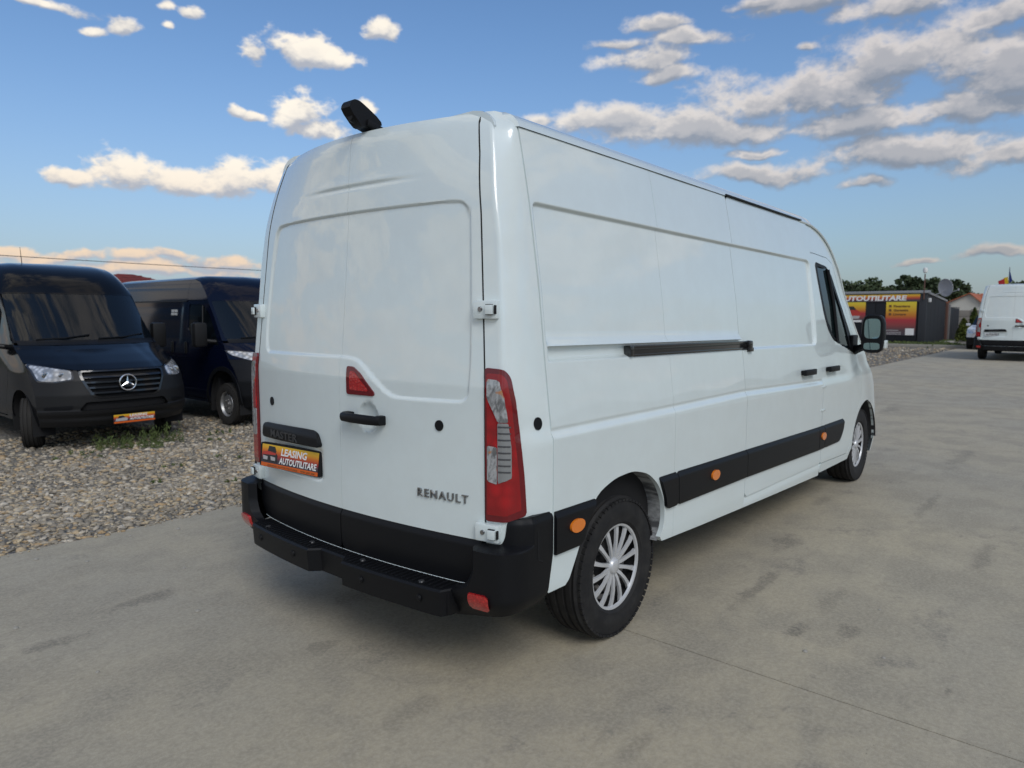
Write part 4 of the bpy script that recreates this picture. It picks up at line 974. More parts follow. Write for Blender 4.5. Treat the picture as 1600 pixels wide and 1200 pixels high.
# ------------------------------------------------------------------ dark vans facing the yard
def inner_boxes(v, L, w, zt):
    MB().box((L*.40, 0, .85), (L*.74, w*1.80, .95)).box((L*.30, 0, 1.70), (L*.52, w*1.54, .9)).obj('dark_core', 'dark', v)  # dark core added inside to keep gaps and windows dark
    MB().box((L*.5, 0, .38), (L*.86, 1.2, .18)).box((L*.55, 0, .33), (.08, 1.5, .08)).obj('underframe', 'underbody', v)
def dark_van(v, sh, paint, L, axles, win, doorx, arch, hoodz, glassw, sill=.34, turn=0, wheel='steel', z0=.30):
    zt = max(z for z, _ in sh.pp); ZZ = grid(z0, zt, .05)
    half = lambda y, z: sh.W(z)-np.abs(y)
    for sg in (-1, 1):
        cl = [sh.inside(), lambda x, z: z-sill] + [drop(a) for a in arch]
        dep = lambda x, z: .008*sstep(z, 2.02, 2.00)*(z > 1.30)*0+.010*sstep(poly_sd(rpoly([(.35, 1.30), (doorx-.12, 1.30), (doorx-.12, 2.0), (.35, 2.0)], .08), x, z), 0, .03)
        xs = grid(.0, doorx-.003, .06); panel('side_panel', xs, ZZ, sh.side(sg, dep), paint, v, cl, IN(sg), .02)
        xc = grid(doorx+.003, L, .04)
        DW = [(doorx+.003, sill+.06), (doorx+.003, 2.06), (win[1][0]+.02, 2.05), (win[2][0]+.10, win[2][1]+.04), (win[3][0]+.10, win[3][1]+.02), (win[3][0]+.12, .95), (win[3][0]-.12, .55), (win[3][0]-.16, sill+.06)]
        fd = panel('front_door', xc, ZZ, sh.side(sg), paint, v, cl+[keep(DW), drop(win)], IN(sg), .02)
        WING = panel('front_wing', xc, ZZ, sh.side(sg), paint, v, cl+[drop(DW, .005)], IN(sg), .02); islands(WING)
        panel('window_glass', xc, ZZ, sh.side(sg, off=-.012), 'dark_glass', fd, [keep(win)], IN(sg), 0)
        WB = [(x, z) for x, z in ((win[1][0]-.02, win[1][1]-.01), (win[1][0]+.02, win[1][1]-.3), (win[1][0]+.03, win[-2][1]-.02))]
        MB().tube([sh.side(sg, off=-.002)(np.array(x), np.array(z)) for x, z in WB], .012, 6).obj('window_bar', 'grey_plastic', fd)
        for hx, hz in ((doorx+.09, 1.24), (doorx-.42, 1.24)):
            y = float(sh.side(sg)(np.array(hx), np.array(hz))[1])
            MB().box((hx, y+sg*.012, hz), (.07, .03, .20), .014).obj('door_handle', 'grey_plastic', fd if hx > doorx else v)
        for P in arch:
            n = len(P); rows = [.985, .72]; V = [(x, sg*y, z) for y in rows for x, z in P]
            MB().add(V, [[i, (i+1) % n, n+(i+1) % n, n+i] for i in range(n) if max(P[i][1], P[(i+1) % n][1]) > .32]+[[n+i for i in range(n)]]).obj('arch_liner', 'dark', v)
        # mirror
        c = Vector((win[3][0]-.22, sg*(sh.prof(np.array(1.4))+.20), 1.48))
        MB().box(c, (.16, .22, .40), .05).tube([(c.x+.08, sg*.95, 1.36), (c.x+.02, c.y-sg*.08, 1.38)], .035, 8).obj('door_mirror', 'grey_plastic', v)
        for ax in axles: make_wheel(v, (ax, sg*.86, .345), sg, .345, .225, wheel, turn if ax == max(axles) else 0, .205, True)
    panel('windscreen', grid(-1, 1, .05), grid(hoodz+.03, sh.zwt-.02, .05), sh.front(), 'dark_glass', v, (lambda y, z: interp(z, [(hoodz, glassw[0]), (sh.zwt, glassw[1])])-np.abs(y),), INX, 0)
    panel('windscreen_frame', grid(-1.05, 1.05, .03), grid(hoodz+.0, sh.zwt, .03), sh.front(.002), paint, v, (half, drop([(-glassw[0], hoodz+.03), (glassw[0], hoodz+.03), (glassw[1], sh.zwt-.02), (-glassw[1], sh.zwt-.02)])), INX, .01)
    # roof
    ya = np.array([a for a, _ in sh.zr]); V = []; F = []; e = np.linspace(-1, 1, 31); xs = np.linspace(0, sh.xA, 8)
    for x in xs:
        for k in e:
            y = abs(math.sin(k*math.pi/2))*ya.max(); V.append((x, math.copysign(y, k), float(interp(y, sh.zr))))
    for i in range(7):
        for k in range(30): F.append([i*31+k, (i+1)*31+k, (i+1)*31+k+1, i*31+k+1])
    mesh('roof', V, F, paint, v)
    U, T = np.meshgrid(np.sin(np.linspace(-1, 1, 41)*math.pi/2), np.linspace(0, 1, 14), indexing='ij')
    X = sh.roof_front(U.ravel(), T.ravel()); ii = np.arange(41*14).reshape(41, 14)
    mesh('roof_front', np.stack(X, -1), np.stack([ii[:-1, :-1], ii[1:, :-1], ii[1:, 1:], ii[:-1, 1:]], -1).reshape(-1, 4), paint, v)
    panel('rear_panel', grid(-1.05, 1.05, .1), ZZ, lambda y, z: (0*y, y, z), paint, v, (lambda y, z: sh.prof(z)-np.abs(y),), INR, 0)
    inner_boxes(v, L, sh.prof(np.array(1.0)), zt)
    # wipers and scuttle
    for y0, y1 in ((.05, .75), (-.70, -.05)):
        q = lambda y, z, o: tuple(float(t) for t in sh.front(o)(np.array(y), np.array(z)))
        MB().tube([q(y0, hoodz+.045, .02), q((y0+y1)/2, hoodz+.06, .025), q(y1, hoodz+.10, .02)], .010, 6).obj('wiper', 'black_plastic', v)
    panel('scuttle', grid(-.9, .9, .06), grid(hoodz-.035, hoodz+.03, .02), sh.front(.004), 'black_plastic', v, (half,), INX, 0)
    return half

GZ = -.215
spr = thing('black_van', 'black van at the left edge with a round star emblem on its grille', 'van', (2.0, 13.30, GZ), -math.pi/2)
SP = Shell([(.25, .93), (.5, .99), (1.0, 1.01), (1.4, .98), (1.9, .925), (2.2, .89), (2.45, .855), (2.5, .84)],
           [(.30, 5.78), (.42, 5.86), (.60, 5.90), (.75, 5.90), (.95, 5.87), (1.075, 5.80), (1.15, 5.62), (1.25, 5.33), (1.33, 5.08), (1.42, 4.84), (1.6, 4.66), (2.13, 4.13)],
           [(.3, .40), (.75, .46), (1.07, .58), (1.2, .52), (1.42, .32), (2.13, .26)], 2.8, 3.0, 3.85, 2.13, [(0, 2.61), (.55, 2.603), (.74, 2.575), (.82, 2.525), (.855, 2.45)], .03, .8)
sarch = [[(x0+.42*math.cos(t), .38+.42*math.sin(t)) for t in np.linspace(math.pi, 0, 20)]+[(x0+.42, .2), (x0-.42, .2)] for x0 in (1.0, 4.9)]
sw4 = [(3.48, 2.0), (3.86, 1.98), (4.00, 1.84), (4.36, 1.42), (3.78, 1.38), (3.50, 1.50)]
def build_sprinter():
    v = spr; half = dark_van(v, SP, 'black_paint', 5.9, (1.0, 4.9), sw4, 3.42, sarch, 1.42, (.93, .872), turn=R(-21))
    f = SP.front
    GR = rpoly([(-.545, 1.070), (.545, 1.070), (.53, .95), (.44, .74), (.36, .70), (-.36, .70), (-.44, .74), (-.53, .95)], .04)
    HL = lambda s: rpoly([(s*.585, 1.075), (s*.60, .955), (s*.80, .915), (s*.935, .93), (s*.965, 1.145), (s*.94, 1.16)], .03)
    IT = rpoly([(-.50, .66), (.50, .66), (.58, .545), (-.58, .545)], .03)
    BN = [(-1.1, 1.5), (-1.1, 1.18), (-.97, 1.165), (-.585, 1.085), (-.545, 1.073), (.545, 1.073), (.585, 1.085), (.97, 1.165), (1.1, 1.18), (1.1, 1.5)]
    panel('bonnet', grid(-1.02, 1.02, .03), grid(1.07, 1.385, .012), lambda y, z: tuple(a+c for a, c in zip(f()(y, z), (.012*sstep(np.abs(y), .50, .62)-.012*sstep(np.abs(y), .40, .5), 0, 0))), 'black_paint', v, (half, keep(BN)), INX, .02)
    panel('front_bumper', grid(-1.02, 1.02, .03), grid(.33, 1.19, .02, (.555, .545)), lambda y, z: tuple(a+c for a, c in zip(f()(y, z), (.022*sstep(z, .46, .50)*(1-sstep(z, .545, .56))+.02*sstep(z, .70, .76)*(np.abs(y) > .5)*0+.015*(1-sstep(z, .40, .44)), 0, 0))), 'grey_plastic', v,
          (half, drop(BN, .004), drop(GR), drop(HL(1)), drop(HL(-1)), drop(IT)), INX, .04)
    g = panel('grille', grid(-.6, .6, .03), grid(.69, 1.08, .02), f(-.055), 'dark', v, (keep(GR),), INX, 0)
    panel('grille_frame', grid(-.6, .6, .015), grid(.69, 1.08, .01), f(.006), 'gloss_black', g, (keep(GR), drop([(a*.94, .89+(c-.89)*.90) for a, c in GR])), INX, .03)
    for z in (.985, .915, .845, .775):
        hw = float(interp(z, [(.70, .40), (.95, .52), (1.07, .535)]))
        panel('grille_slat', grid(-hw, hw, .05), np.array([z-.018, z-.012, z+.012, z+.018]), lambda y, z_, z=z: (f(-.006)(y, z_)[0]-.012*(np.abs(z_-z) > .015), y, z_), 'gloss_black', g, (), INX, .03)
    panel('air_intake', grid(-.6, .6, .03), grid(.54, .67, .02), f(-.05), 'dark', v, (keep(IT),), INX, 0)
    for s in (-1, 1):
        h = panel('headlamp', grid(-.99, .99, .015), grid(.90, 1.18, .015), f(.001), 'headlamp_rim', v, (keep(HL(s)),), INX, .03)
        panel('lamp_lens', grid(-.99, .99, .015), grid(.90, 1.18, .015), f(.006), 'headlamp_glass', h, (keep([(s*.772+(a-s*.772)*.90, 1.035+(c-1.035)*.86) for a, c in HL(s)]),), INX, .004)
        for yy, rr in ((.70, .034), (.84, .042)):
            p = tuple(float(t) for t in f(.008)(np.array(s*yy), np.array(1.015)))
            MB().lathe([(0, .002), (rr*.6, .004), (rr, .0), (rr*1.1, -.012)], 18, 'x', p).obj('bulb_bowl', 'chrome', h)
        panel('fog_panel', grid(-.95, .95, .03), grid(.53, .63, .02), f(.004), 'black_plastic', v, (keep(rpoly([(s*.62, .63), (s*.90, .60), (s*.92, .55), (s*.66, .55)], .02)),), INX, .02)
    # star in a ring
    fx = float(f()(np.array(0.), np.array(.895))[0])+.028
    st = MB().tube([(fx, .105*math.cos(t), .895+.105*math.sin(t)) for t in np.linspace(0, 2*math.pi, 37)], .0105, 8, False)
    for k in range(3):
        a = math.pi/2+k*2*math.pi/3; t = Vector((0, math.cos(a), math.sin(a))); n = Vector((0, -math.sin(a), math.cos(a))); c = Vector((fx, 0, .895))
        V = [c+n*.020, c+t*.102, c-n*.020, c+Vector((.016, 0, 0)), c+t*.06+Vector((.006, 0, 0))]
        st.add(V, [[0, 1, 4, 3], [1, 2, 3, 4]])
    st.obj('emblem', 'chrome', g)
    px = float(f()(np.array(.06), np.array(.42))[0])+.035
    fr = MB().box((px, .065, .405), (.014, .545, .125), .004).obj('number_plate', 'black_plastic', v)
    MB().box((px+.0075, .065, .416), (.002, .535, .092)).obj('plate_print', 'banner_print', fr, 0)
    MB().box((px+.0075, .065, .357), (.002, .535, .024)).obj('plate_strip', 'orange_print', fr, 0)
    at = lambda y0, z0: (lambda tx, ty, tz: (px+.0098+0*ty, .065-.2675+y0+tx, z0+ty))
    text_on('plate_lettering', 'LEASING', .235, .036, at(.20, .421), 'white_print', fr, .03, .15, 0)
    text_on('plate_lettering', 'AUTOUTILITARE', .32, .036, at(.20, .376), 'white_print', fr, .03, .15, 0)
    pp = lambda P, m, o: MB().prism(P, lambda a, c: (px+.0075+o, .065-.2675+a, .345+c), lambda a, c: (px+.007, .065-.2675+a, .345+c)).obj('plate_picture', m, fr, 0)
    pp([(.02, .03), (.17, .03), (.18, .06), (.15, .075), (.03, .065)], 'grey_print', .0018); pp([(.05, .065), (.07, .10), (.12, .10), (.15, .075)], 'black_print', .0022)
    MB().tube([(3.0, -.35, 2.60), (2.95, -.35, 2.86)], [.006, .003], 6).obj('aerial', 'black_plastic', v)
build_sprinter()

duc = thing('navy_van', 'dark navy van with a steel wheel, partly hidden behind the large white van', 'van', (4.80, 12.71, GZ), -math.pi/2)
DU = Shell([(.25, .97), (.5, 1.02), (1.1, 1.025), (1.4, 1.0), (1.8, .955), (2.06, .915), (2.3, .87), (2.40, .83), (2.42, .82)],
           [(.30, 5.26), (.5, 5.36), (.75, 5.40), (.95, 5.34), (1.08, 5.24), (1.2, 5.0), (1.30, 4.80), (1.38, 4.62), (1.7, 4.32), (2.06, 3.98)],
           [(.3, .40), (.8, .52), (1.08, .62), (1.2, .46), (1.38, .22), (2.06, .12)], 3.0, 3.25, 3.76, 2.06, [(0, 2.50), (.6, 2.485), (.74, 2.46), (.82, 2.42)], .03, .7)
darch = [[(x0+.47*math.cos(t), .40+.50*math.sin(t)) for t in np.linspace(math.pi, 0, 20)]+[(x0+.47, .2), (x0-.47, .2)] for x0 in (.95, 4.45)]
dw = [(3.22, 1.985), (3.72, 1.975), (3.93, 1.82), (4.32, 1.30), (3.46, 1.35), (3.245, 1.545)]
def build_ducato():
    v = duc; half = dark_van(v, DU, 'navy_paint', 5.4, (.95, 4.45), dw, 3.14, darch, 1.38, (.92, .87))
    f = DU.front
    panel('bonnet', grid(-1.02, 1.02, .04), grid(1.09, 1.345, .015), f(), 'navy_paint', v, (half,), INX, .02)
    HL = lambda s: rpoly([(s*.55, 1.19), (s*.93, 1.235), (s*1.0, 1.235), (s*.96, 1.16), (s*.80, 1.07), (s*.56, 1.04)], .03)
    panel('front_bumper', grid(-1.02, 1.02, .04), grid(.32, 1.085, .03), f(.0), 'black_plastic', v, (half,), INX, .03)
    panel('grille', grid(-.5, .5, .03), grid(.78, 1.0, .02), f(.008), 'gloss_black', v, (keep(rpoly([(-.42, .98), (.42, .98), (.36, .80), (-.36, .80)], .05)),), INX, .01)
    for s in (-1, 1):
        h = panel('headlamp', grid(-1.0, 1.0, .015), grid(1.03, 1.25, .012), f(.012), 'headlamp_rim', v, (keep(HL(s)),), INX, .03)
        panel('lamp_lens', grid(-1.0, 1.0, .015), grid(1.03, 1.25, .012), f(.016), 'headlamp_glass', h, (keep([(s*.78+(a-s*.78)*.93, 1.145+(c-1.145)*.84) for a, c in HL(s)]),), INX, .004)
        P = [(4.45+r*math.cos(t)*.94, .40+r*math.sin(t)) for r, rng_ in ((.57, np.linspace(math.pi*1.05, -.05, 24)), (.50, np.linspace(-.05, math.pi*1.05, 24))) for t in rng_]
        panel('arch_trim', grid(3.85, 5.05, .03), grid(.31, 1.02, .03), DU.side(s, off=.014), 'black_plastic', v, (keep(P),), IN(s), .02)
        panel('waist_moulding', grid(.1, 3.13, .1), np.array([2.035, 2.045, 2.06]), DU.side(s, off=.006), 'grey_plastic', v, (), IN(s), .01)
    for a in (2.56, 2.685):
        for c in (1.80, 1.855): MB().box((a+.05, -float(DU.prof(np.array(c+.02)))+.004, c+.02), (.105, .004, .045)).obj('paper_sticker', 'plate_white', v)
build_ducato()

# ------------------------------------------------------------------ the ground
sheet = lambda nm, x0, x1, y0, y1, z, m: MB().add([(x0, y0, z), (x1, y0, z), (x1, y1, z), (x0, y1, z)], [[0, 1, 2, 3]]).obj(nm, m, None, 0)
tag(sheet('ground', -900, 1500, -900, 900, -.35, 'field'), kind='structure')
EDGE = 2.745
def slab(x0, x1, y0, y1, par):
    xs = np.concatenate([np.arange(x0, min(x1, 9), .11), [x1]]) if x0 < 9 else np.array([x0, x1]); n = len(xs)
    j = np.convolve(rng.normal(0, .013, n+4), np.ones(5)/3, 'valid')[:n] if y1 == EDGE else np.zeros(n)
    V = [(x, y1+d, 0) for x, d in zip(xs, j)]+[(x, y0, 0) for x in xs]+[(x, y1+d+.01, -.16) for x, d in zip(xs, j)]+[(x, y0, -.16) for x in xs]
    F = [[i, i+n, i+n+1, i+1] for i in range(n-1)]+[[i, i+1, 2*n+i+1, 2*n+i] for i in range(n-1)]+[[n+i, 3*n+i, 3*n+i+1, n+i+1] for i in range(n-1)]+[[0, 2*n, 3*n, n], [n-1, 2*n-1, 4*n-1, 3*n-1]]
    return MB().add(V, F).obj('slab', 'concrete', par, 0)
pav = sheet('concrete_pavement', -40, 60, -45, EDGE-.05, -.03, 'underbody'); pav['kind'] = 'structure'
slab(-40, 1.097, -5.2, EDGE, pav); slab(1.103, 60, -5.2, EDGE, pav); slab(-40, 1.097, -45, -5.206, pav); slab(1.103, 60, -45, -5.206, pav)
def gz(x, y):
    return -.018-.040*np.clip(y-2.75, 0, 5.2)*(1-sstep(x, 10, 16))+.012*np.sin(x*1.9+y)*np.sin(y*1.3)*sstep(y, 2.9, 3.6)*(1-sstep(x, 10, 16))
def sheet_grid(nm, xs, ys, fz, m):
    U, V = np.meshgrid(xs, ys, indexing='ij'); ii = np.arange(U.size).reshape(U.shape)
    return mesh(nm, np.stack([U.ravel(), V.ravel(), fz(U.ravel(), V.ravel())], -1), np.stack([ii[:-1, :-1], ii[1:, :-1], ii[1:, 1:], ii[:-1, 1:]], -1).reshape(-1, 4), m)
tag(sheet_grid('gravel_yard', np.concatenate([np.arange(-30, -4, 2), np.arange(-4, 16, .2), np.arange(16, 62, 2)]), np.concatenate([np.arange(2.70, 11, .2), np.arange(11, 60, 3)]), gz, 'gravel_bed'), kind='structure')

def stones():
    ico = bmesh.new(); bmesh.ops.create_icosphere(ico, subdivisions=1, radius=1.0)
    BV = np.array([tuple(v.co) for v in ico.verts]); BF = np.array([[v.index for v in f.verts] for f in ico.faces]); ico.free()
    def pick(n, x0, x1, y0, y1, s0, s1, pw=1.0):
        x = rng.uniform(x0, x1, n); y = y0+(y1-y0)*rng.uniform(0, 1, n)**pw; s = s0+(s1-s0)*rng.uniform(0, 1, n)**2.2
        return np.stack([x, y, s], 1)
    A = np.concatenate([pick(9000, -2.2, 2.8, 2.77, 4.6, .010, .036), pick(9000, -1.6, 4.2, 3.6, 6.6, .013, .038), pick(6000, -.6, 5.2, 6.0, 9.5, .016, .042), pick(1500, 4.2, 9, 2.8, 8, .02, .04), pick(260, -2, 3.5, 2.8, 7, .035, .055),
                        pick(2500, 14, 37, 2.8, 7, .03, .07), pick(420, -2.2, 2.4, 2.70, 2.85, .008, .02), pick(9000, -2.2, 4.5, 2.76, 6.5, .005, .013)]); A[:, 1] += np.where(rng.uniform(0, 1, len(A)) < .004, -.35*rng.uniform(0, 1, len(A))**2*(A[:, 1] < 3.1), 0)
    n = len(A); k = len(BV)
    sc = rng.uniform(.5, 1.3, (n, 1, 3))*np.array([1.05, 1.05, .44]); jit = 1+rng.normal(0, .17, (n, k, 1))
    P = BV[None]*jit*sc
    th = rng.uniform(0, 6.283, n); c, s = np.cos(th), np.sin(th); t2 = rng.normal(0, .35, n)
    x = P[..., 0]*np.cos(t2)[:, None]+P[..., 2]*np.sin(t2)[:, None]; z = -P[..., 0]*np.sin(t2)[:, None]+P[..., 2]*np.cos(t2)[:, None]; y = P[..., 1]
    X = x*c[:, None]-y*s[:, None]; Y = x*s[:, None]+y*c[:, None]
    r = A[:, 2][:, None]
    V = np.stack([X*r+A[:, 0][:, None], Y*r+A[:, 1][:, None], z*r+(np.where(A[:, 1] < 2.73, .002, gz(A[:, 0], A[:, 1]))+A[:, 2]*.16)[:, None]], -1).reshape(-1, 3)
    F = (BF[None]+(np.arange(n)*k)[:, None, None]).reshape(-1, 3)
    me = bpy.data.meshes.new('gravel'); me.vertices.add(len(V)); me.vertices.foreach_set('co', V.ravel())
    me.loops.add(F.size); me.loops.foreach_set('vertex_index', F.ravel().astype(np.int32)); me.polygons.add(len(F)); me.polygons.foreach_set('loop_start', np.arange(0, F.size, 3, dtype=np.int32)); me.update(calc_edges=True)
    pal = np.array([(.19, .185, .175), (.28, .27, .25), (.42, .40, .36), (.54, .52, .48), (.46, .37, .25), (.40, .28, .15), (.25, .24, .22), (.52, .46, .34), (.13, .13, .13), (.64, .62, .57)])
    col = pal[rng.choice(len(pal), n, p=[.15, .16, .15, .10, .11, .06, .11, .08, .05, .03])]*rng.uniform(.75, 1.12, (n, 1)); col = (col*.72+np.array([.34, .29, .215])*.28)*np.array([1.22, 1.14, 1.02])
    at = me.color_attributes.new('tint', 'FLOAT_COLOR', 'POINT')
    at.data.foreach_set('color', np.concatenate([np.repeat(col, k, 0), np.ones((n*k, 1))], 1).ravel())
    tag(link('gravel', me, 'stones'), kind='stuff')
stones()

def leaf_mesh(C, size, m, name, parent=None, up=0.0, shade=None, aspect=.45):
    # C: leaf centres; little folded leaves in random directions
    n = len(C); a = rng.normal(0, 1, (n, 3)); a[:, 2] += up; a /= np.linalg.norm(a, axis=1)[:, None]
    c = np.cross(a, rng.normal(0, 1, (n, 3))); c /= np.linalg.norm(c, axis=1)[:, None]+1e-9
    s = (np.broadcast_to(size, (n,))*rng.uniform(.6, 1.3, n))[:, None]
    V = np.stack([C-a*s*.5, C+c*s*aspect, C+a*s*.5, C-c*s*aspect], 1).reshape(-1, 3); F = np.arange(4*n).reshape(n, 4)
    o = mesh(name, V, F, m, parent, 0)
    t = rng.uniform(0, 1, n) if shade is None else shade
    at = o.data.color_attributes.new('tint', 'FLOAT_COLOR', 'POINT'); at.data.foreach_set('color', np.repeat(np.stack([t, t, t, np.ones(n)], 1), 4, 0).ravel()); return o
def weeds():
    C = []
    for (x, y, r, h, n) in ((1.80, 7.55, .30, .16, 900), (1.98, 7.30, .22, .12, 600), (2.30, 7.38, .28, .20, 1100), (2.52, 7.22, .16, .22, 500), (2.12, 7.05, .35, .06, 500), (1.2, 7.0, .30, .04, 260), (1.05, 4.4, .10, .02, 60), (2.9, 6.6, .3, .03, 160), (3.3, 7.3, .18, .08, 240), (1.55, 5.3, .25, .02, 120), (2.4, 5.2, .3, .02, 120), (1.6, 3.7, .2, .02, 90)):
        k = rng.normal(0, r*.55, (n, 2)); zz = rng.uniform(0, 1, n)**1.3*h*np.exp(-(k**2).sum(1)/(r*r))
        # stems gather into spikes
        cl = rng.integers(0, max(3, n//35), n); cx = rng.normal(0, r*.5, (n, 2))[cl % n]; k = cx+k*.12+.0; zz = rng.uniform(0, 1, n)*h*(.4+.9*rng.uniform(0, 1, n)[cl % n])
        C.append(np.stack([x+k[:, 0], y+k[:, 1], gz(x+k[:, 0], y+k[:, 1])+.01+zz], 1)[::2])
    o = leaf_mesh(np.concatenate(C), .055, 'weed', 'weeds', None, 1.6, None, .09); tag(o, kind='stuff')
weeds()
# pebbles and crumbs on the concrete
def pebbles():
    mb = MB()
    for (x, y, r) in [(-.2, .9, .014), (.05, 1.6, .01), (-.9, 1.4, .012), (1.45, -1.75, .011), (1.62, -2.05, .009), (-.55, -1.1, .008), (-.62, -1.6, .007), (-.9, -1.9, .007), (3.1, -3.1, .012), (2.2, -1.9, .008), (-.3, 2.2, .012), (.4, 2.45, .015), (.1, 2.55, .011), (-.5, 2.5, .014), (4.8, -3.2, .013), (1.9, -3.4, .01), (-.8, .6, .009), (-1.0, -.4, .006)]:
        mb.lathe([(0, r*.9), (r*.7, r*.7), (r*1.15, r*.2), (r, -.002)], 7, 'z', (x, y, 0))
    tag(mb.obj('pebbles', 'kerb', None, 0), kind='stuff')
pebbles()

# ------------------------------------------------------------------ far right: office cabin, fence, house, trees
def build_cabin():
    v = thing('office_cabin', 'dark grey site office cabin with orange banner and poster, dish on its corner', 'cabin', (41.4, 5.0, 0))
    z1 = 2.72
    MB().box((3.0, 4.5, 1.33), (5.7, 9.0, 2.56)).obj('cabin_body', 'dark', v)
    for k in range(9): MB().box((-.02, .28+k*1.05+.525, z1/2), (.10, 1.035, z1-.02), .012).obj('wall_panel', 'cabin_panel', v)
    MB().box((-.05, .06, z1/2), (.10, .38, z1), .02).obj('corner_panel', 'cabin_trim', v)
    for k in range(5):
        x = .12+k*1.12; za, zb = z1-.065*k*1.12, z1-.065*(k+1)*1.12
        MB().prism([(x, 0), (x+1.105, 0), (x+1.105, zb), (x, za)], lambda a, c: (a, -.10, c), lambda a, c: (a, -.02, c)).obj('wall_panel', 'cabin_panel', v)
    MB().box((.0, 4.7, z1+.085), (.30, 9.9, .15), .015).obj('roof_edge', 'cabin_roof', v)
    MB().prism([(-.1, z1+.01), (5.9, z1-.37), (5.9, z1-.27), (-.1, z1+.13)], lambda a, c: (a, -.16, c), lambda a, c: (a, 9.5, c)).obj('roof', 'cabin_roof', v)
    # banner across the front
    bn = MB().box((-.095, 5.05, 2.49), (.03, 9.7, .40), .0).obj('banner', 'banner_print', v, 0)
    L = lambda y0, z0: (lambda tx, ty, tz: (-.114-tz, y0-tx, z0+ty))
    text_on('banner_lettering', 'LEASING AUTOUTILITARE', 5.4, .29, L(6.23, 2.345), 'white_print', bn, .045, .12, .004)
    p1 = MB().box((-.088, 1.09, 1.38), (.03, 1.48, 1.84)).obj('poster', 'poster_print', v, 0)
    for s, z, w in (('Finantare', 1.99, .80), ('Garantie', 1.77, .72), ('Livrare', 1.55, .62)):
        text_on('poster_lettering', s, w, .125, L(1.45, z), 'brown_print', p1, .03, 0, .003)
        MB().box((-.106, 1.62, z+.06), (.008, .13, .13)).obj('tick_box', 'brown_print', p1, 0)
    for z, w in ((.73, .62), (.62, .75), (.53, .75)): MB().box((-.106, 1.78-w/2, z), (.006, w, .035)).obj('poster_line', 'grey_print', p1, 0)
    MB().box((-.106, .62, .66), (.006, .42, .36)).obj('white_square', 'white_print', p1, 0)
    p2 = MB().box((-.088, 3.75, 1.72), (.03, 1.75, 1.18)).obj('poster', 'poster_print', v, 0)
    P = lambda pts, m, o: MB().prism(pts, lambda a, c: (-.104-o, 3.75-a, 1.72+c), lambda a, c: (-.10, 3.75-a, 1.72+c)).obj('poster_picture', m, p2, 0)
    P([(-.45, .12), (-.30, .33), (.25, .33), (.42, .12)], 'black_print', .004); P([(-.62, -.20), (-.62, .05), (-.40, .13), (.45, .13), (.62, 0), (.60, -.20)], 'red_print', .006); P([(-.60, -.36), (-.62, -.20), (.60, -.20), (.55, -.36)], 'grey_print', .006)
    P([(-.70, -.55), (.70, -.55), (.70, -.44), (-.70, -.44)], 'white_print', .004)
    # mast, lamp, dish
    ms = MB().tube([(-.14, .02, 2.4), (-.14, .02, 3.75)], .03, 8).obj('mast', 'rust_post', v)
    MB().lathe([(0, .24), (.09, .20), (.12, .08), (.10, -.04), (0, -.08)], 14, 'z', (-.14, .02, 3.86)).obj('camera_dome', 'lamp_white', ms)
    MB().box((.25, -.20, 2.36), (.14, .14, .22), .03).obj('wall_lamp', 'lamp_white', v)
    arm = MB().tube([(2.2, -.05, 2.66), (2.2, -.38, 2.80), (2.2, -.62, 2.98)], .025, 8).obj('satellite_dish', 'dish_paint', v)
    prof = [(r, .16*(r/.42)**2) for r in np.linspace(0, .44, 9)]+[(.44, .15), (.42, .13)]
    d = MB().lathe(prof, 32, 'x', (0, 0, 0)).obj('dish_bowl', 'dish_paint', arm); d.location = (2.35, -.66, 3.10); d.scale = (1, 1, 1.12); d.rotation_euler = (0, R(8), R(180-28))
    MB().tube([(2.2, -.62, 2.75), (1.9, -1.02, 2.84), (1.75, -1.25, 2.92)], .02, 6).box((1.73, -1.27, 2.94), (.08, .08, .12), .02).obj('dish_arm', 'dish_paint', arm)
build_cabin()
def build_gate():
    v = thing('yard_fence', 'dark slatted yard fence running back from the grey cabin', 'fence', (47.4, 4.9, 0))
    MB().box((-.1, -.05, 1.15), (.16, .14, 2.3), .02).obj('post', 'rust_post', v)
    MB().box((.45, -.05, 1.10), (.22, .18, 2.2), .02).obj('post', 'grey_post', v)
    for k in range(6): MB().box((.95+k*.64, .0, 1.02-.006*k), (.62, .06, 1.98), .01).obj('fence_panel', 'cabin_panel', v)
    MB().box((2.5, 0, 2.03), (3.9, .09, .05)).obj('rail', 'cabin_trim', v)
build_gate()
def build_wall():
    v = thing('concrete_fence', 'low pale concrete panel fence below the white gabled house', 'fence', (56, 0, 0))
    for k in range(9):
        y = 6.2-k*1.5
        MB().box((0, y, .98), (.14, .14, 1.96), .02).obj('post', 'fence_concrete', v)
        for j in range(4): MB().box((.0, y-.75, .25+.47*j), (.06, 1.36, .455), .012).obj('panel', 'fence_concrete', v)
build_wall()
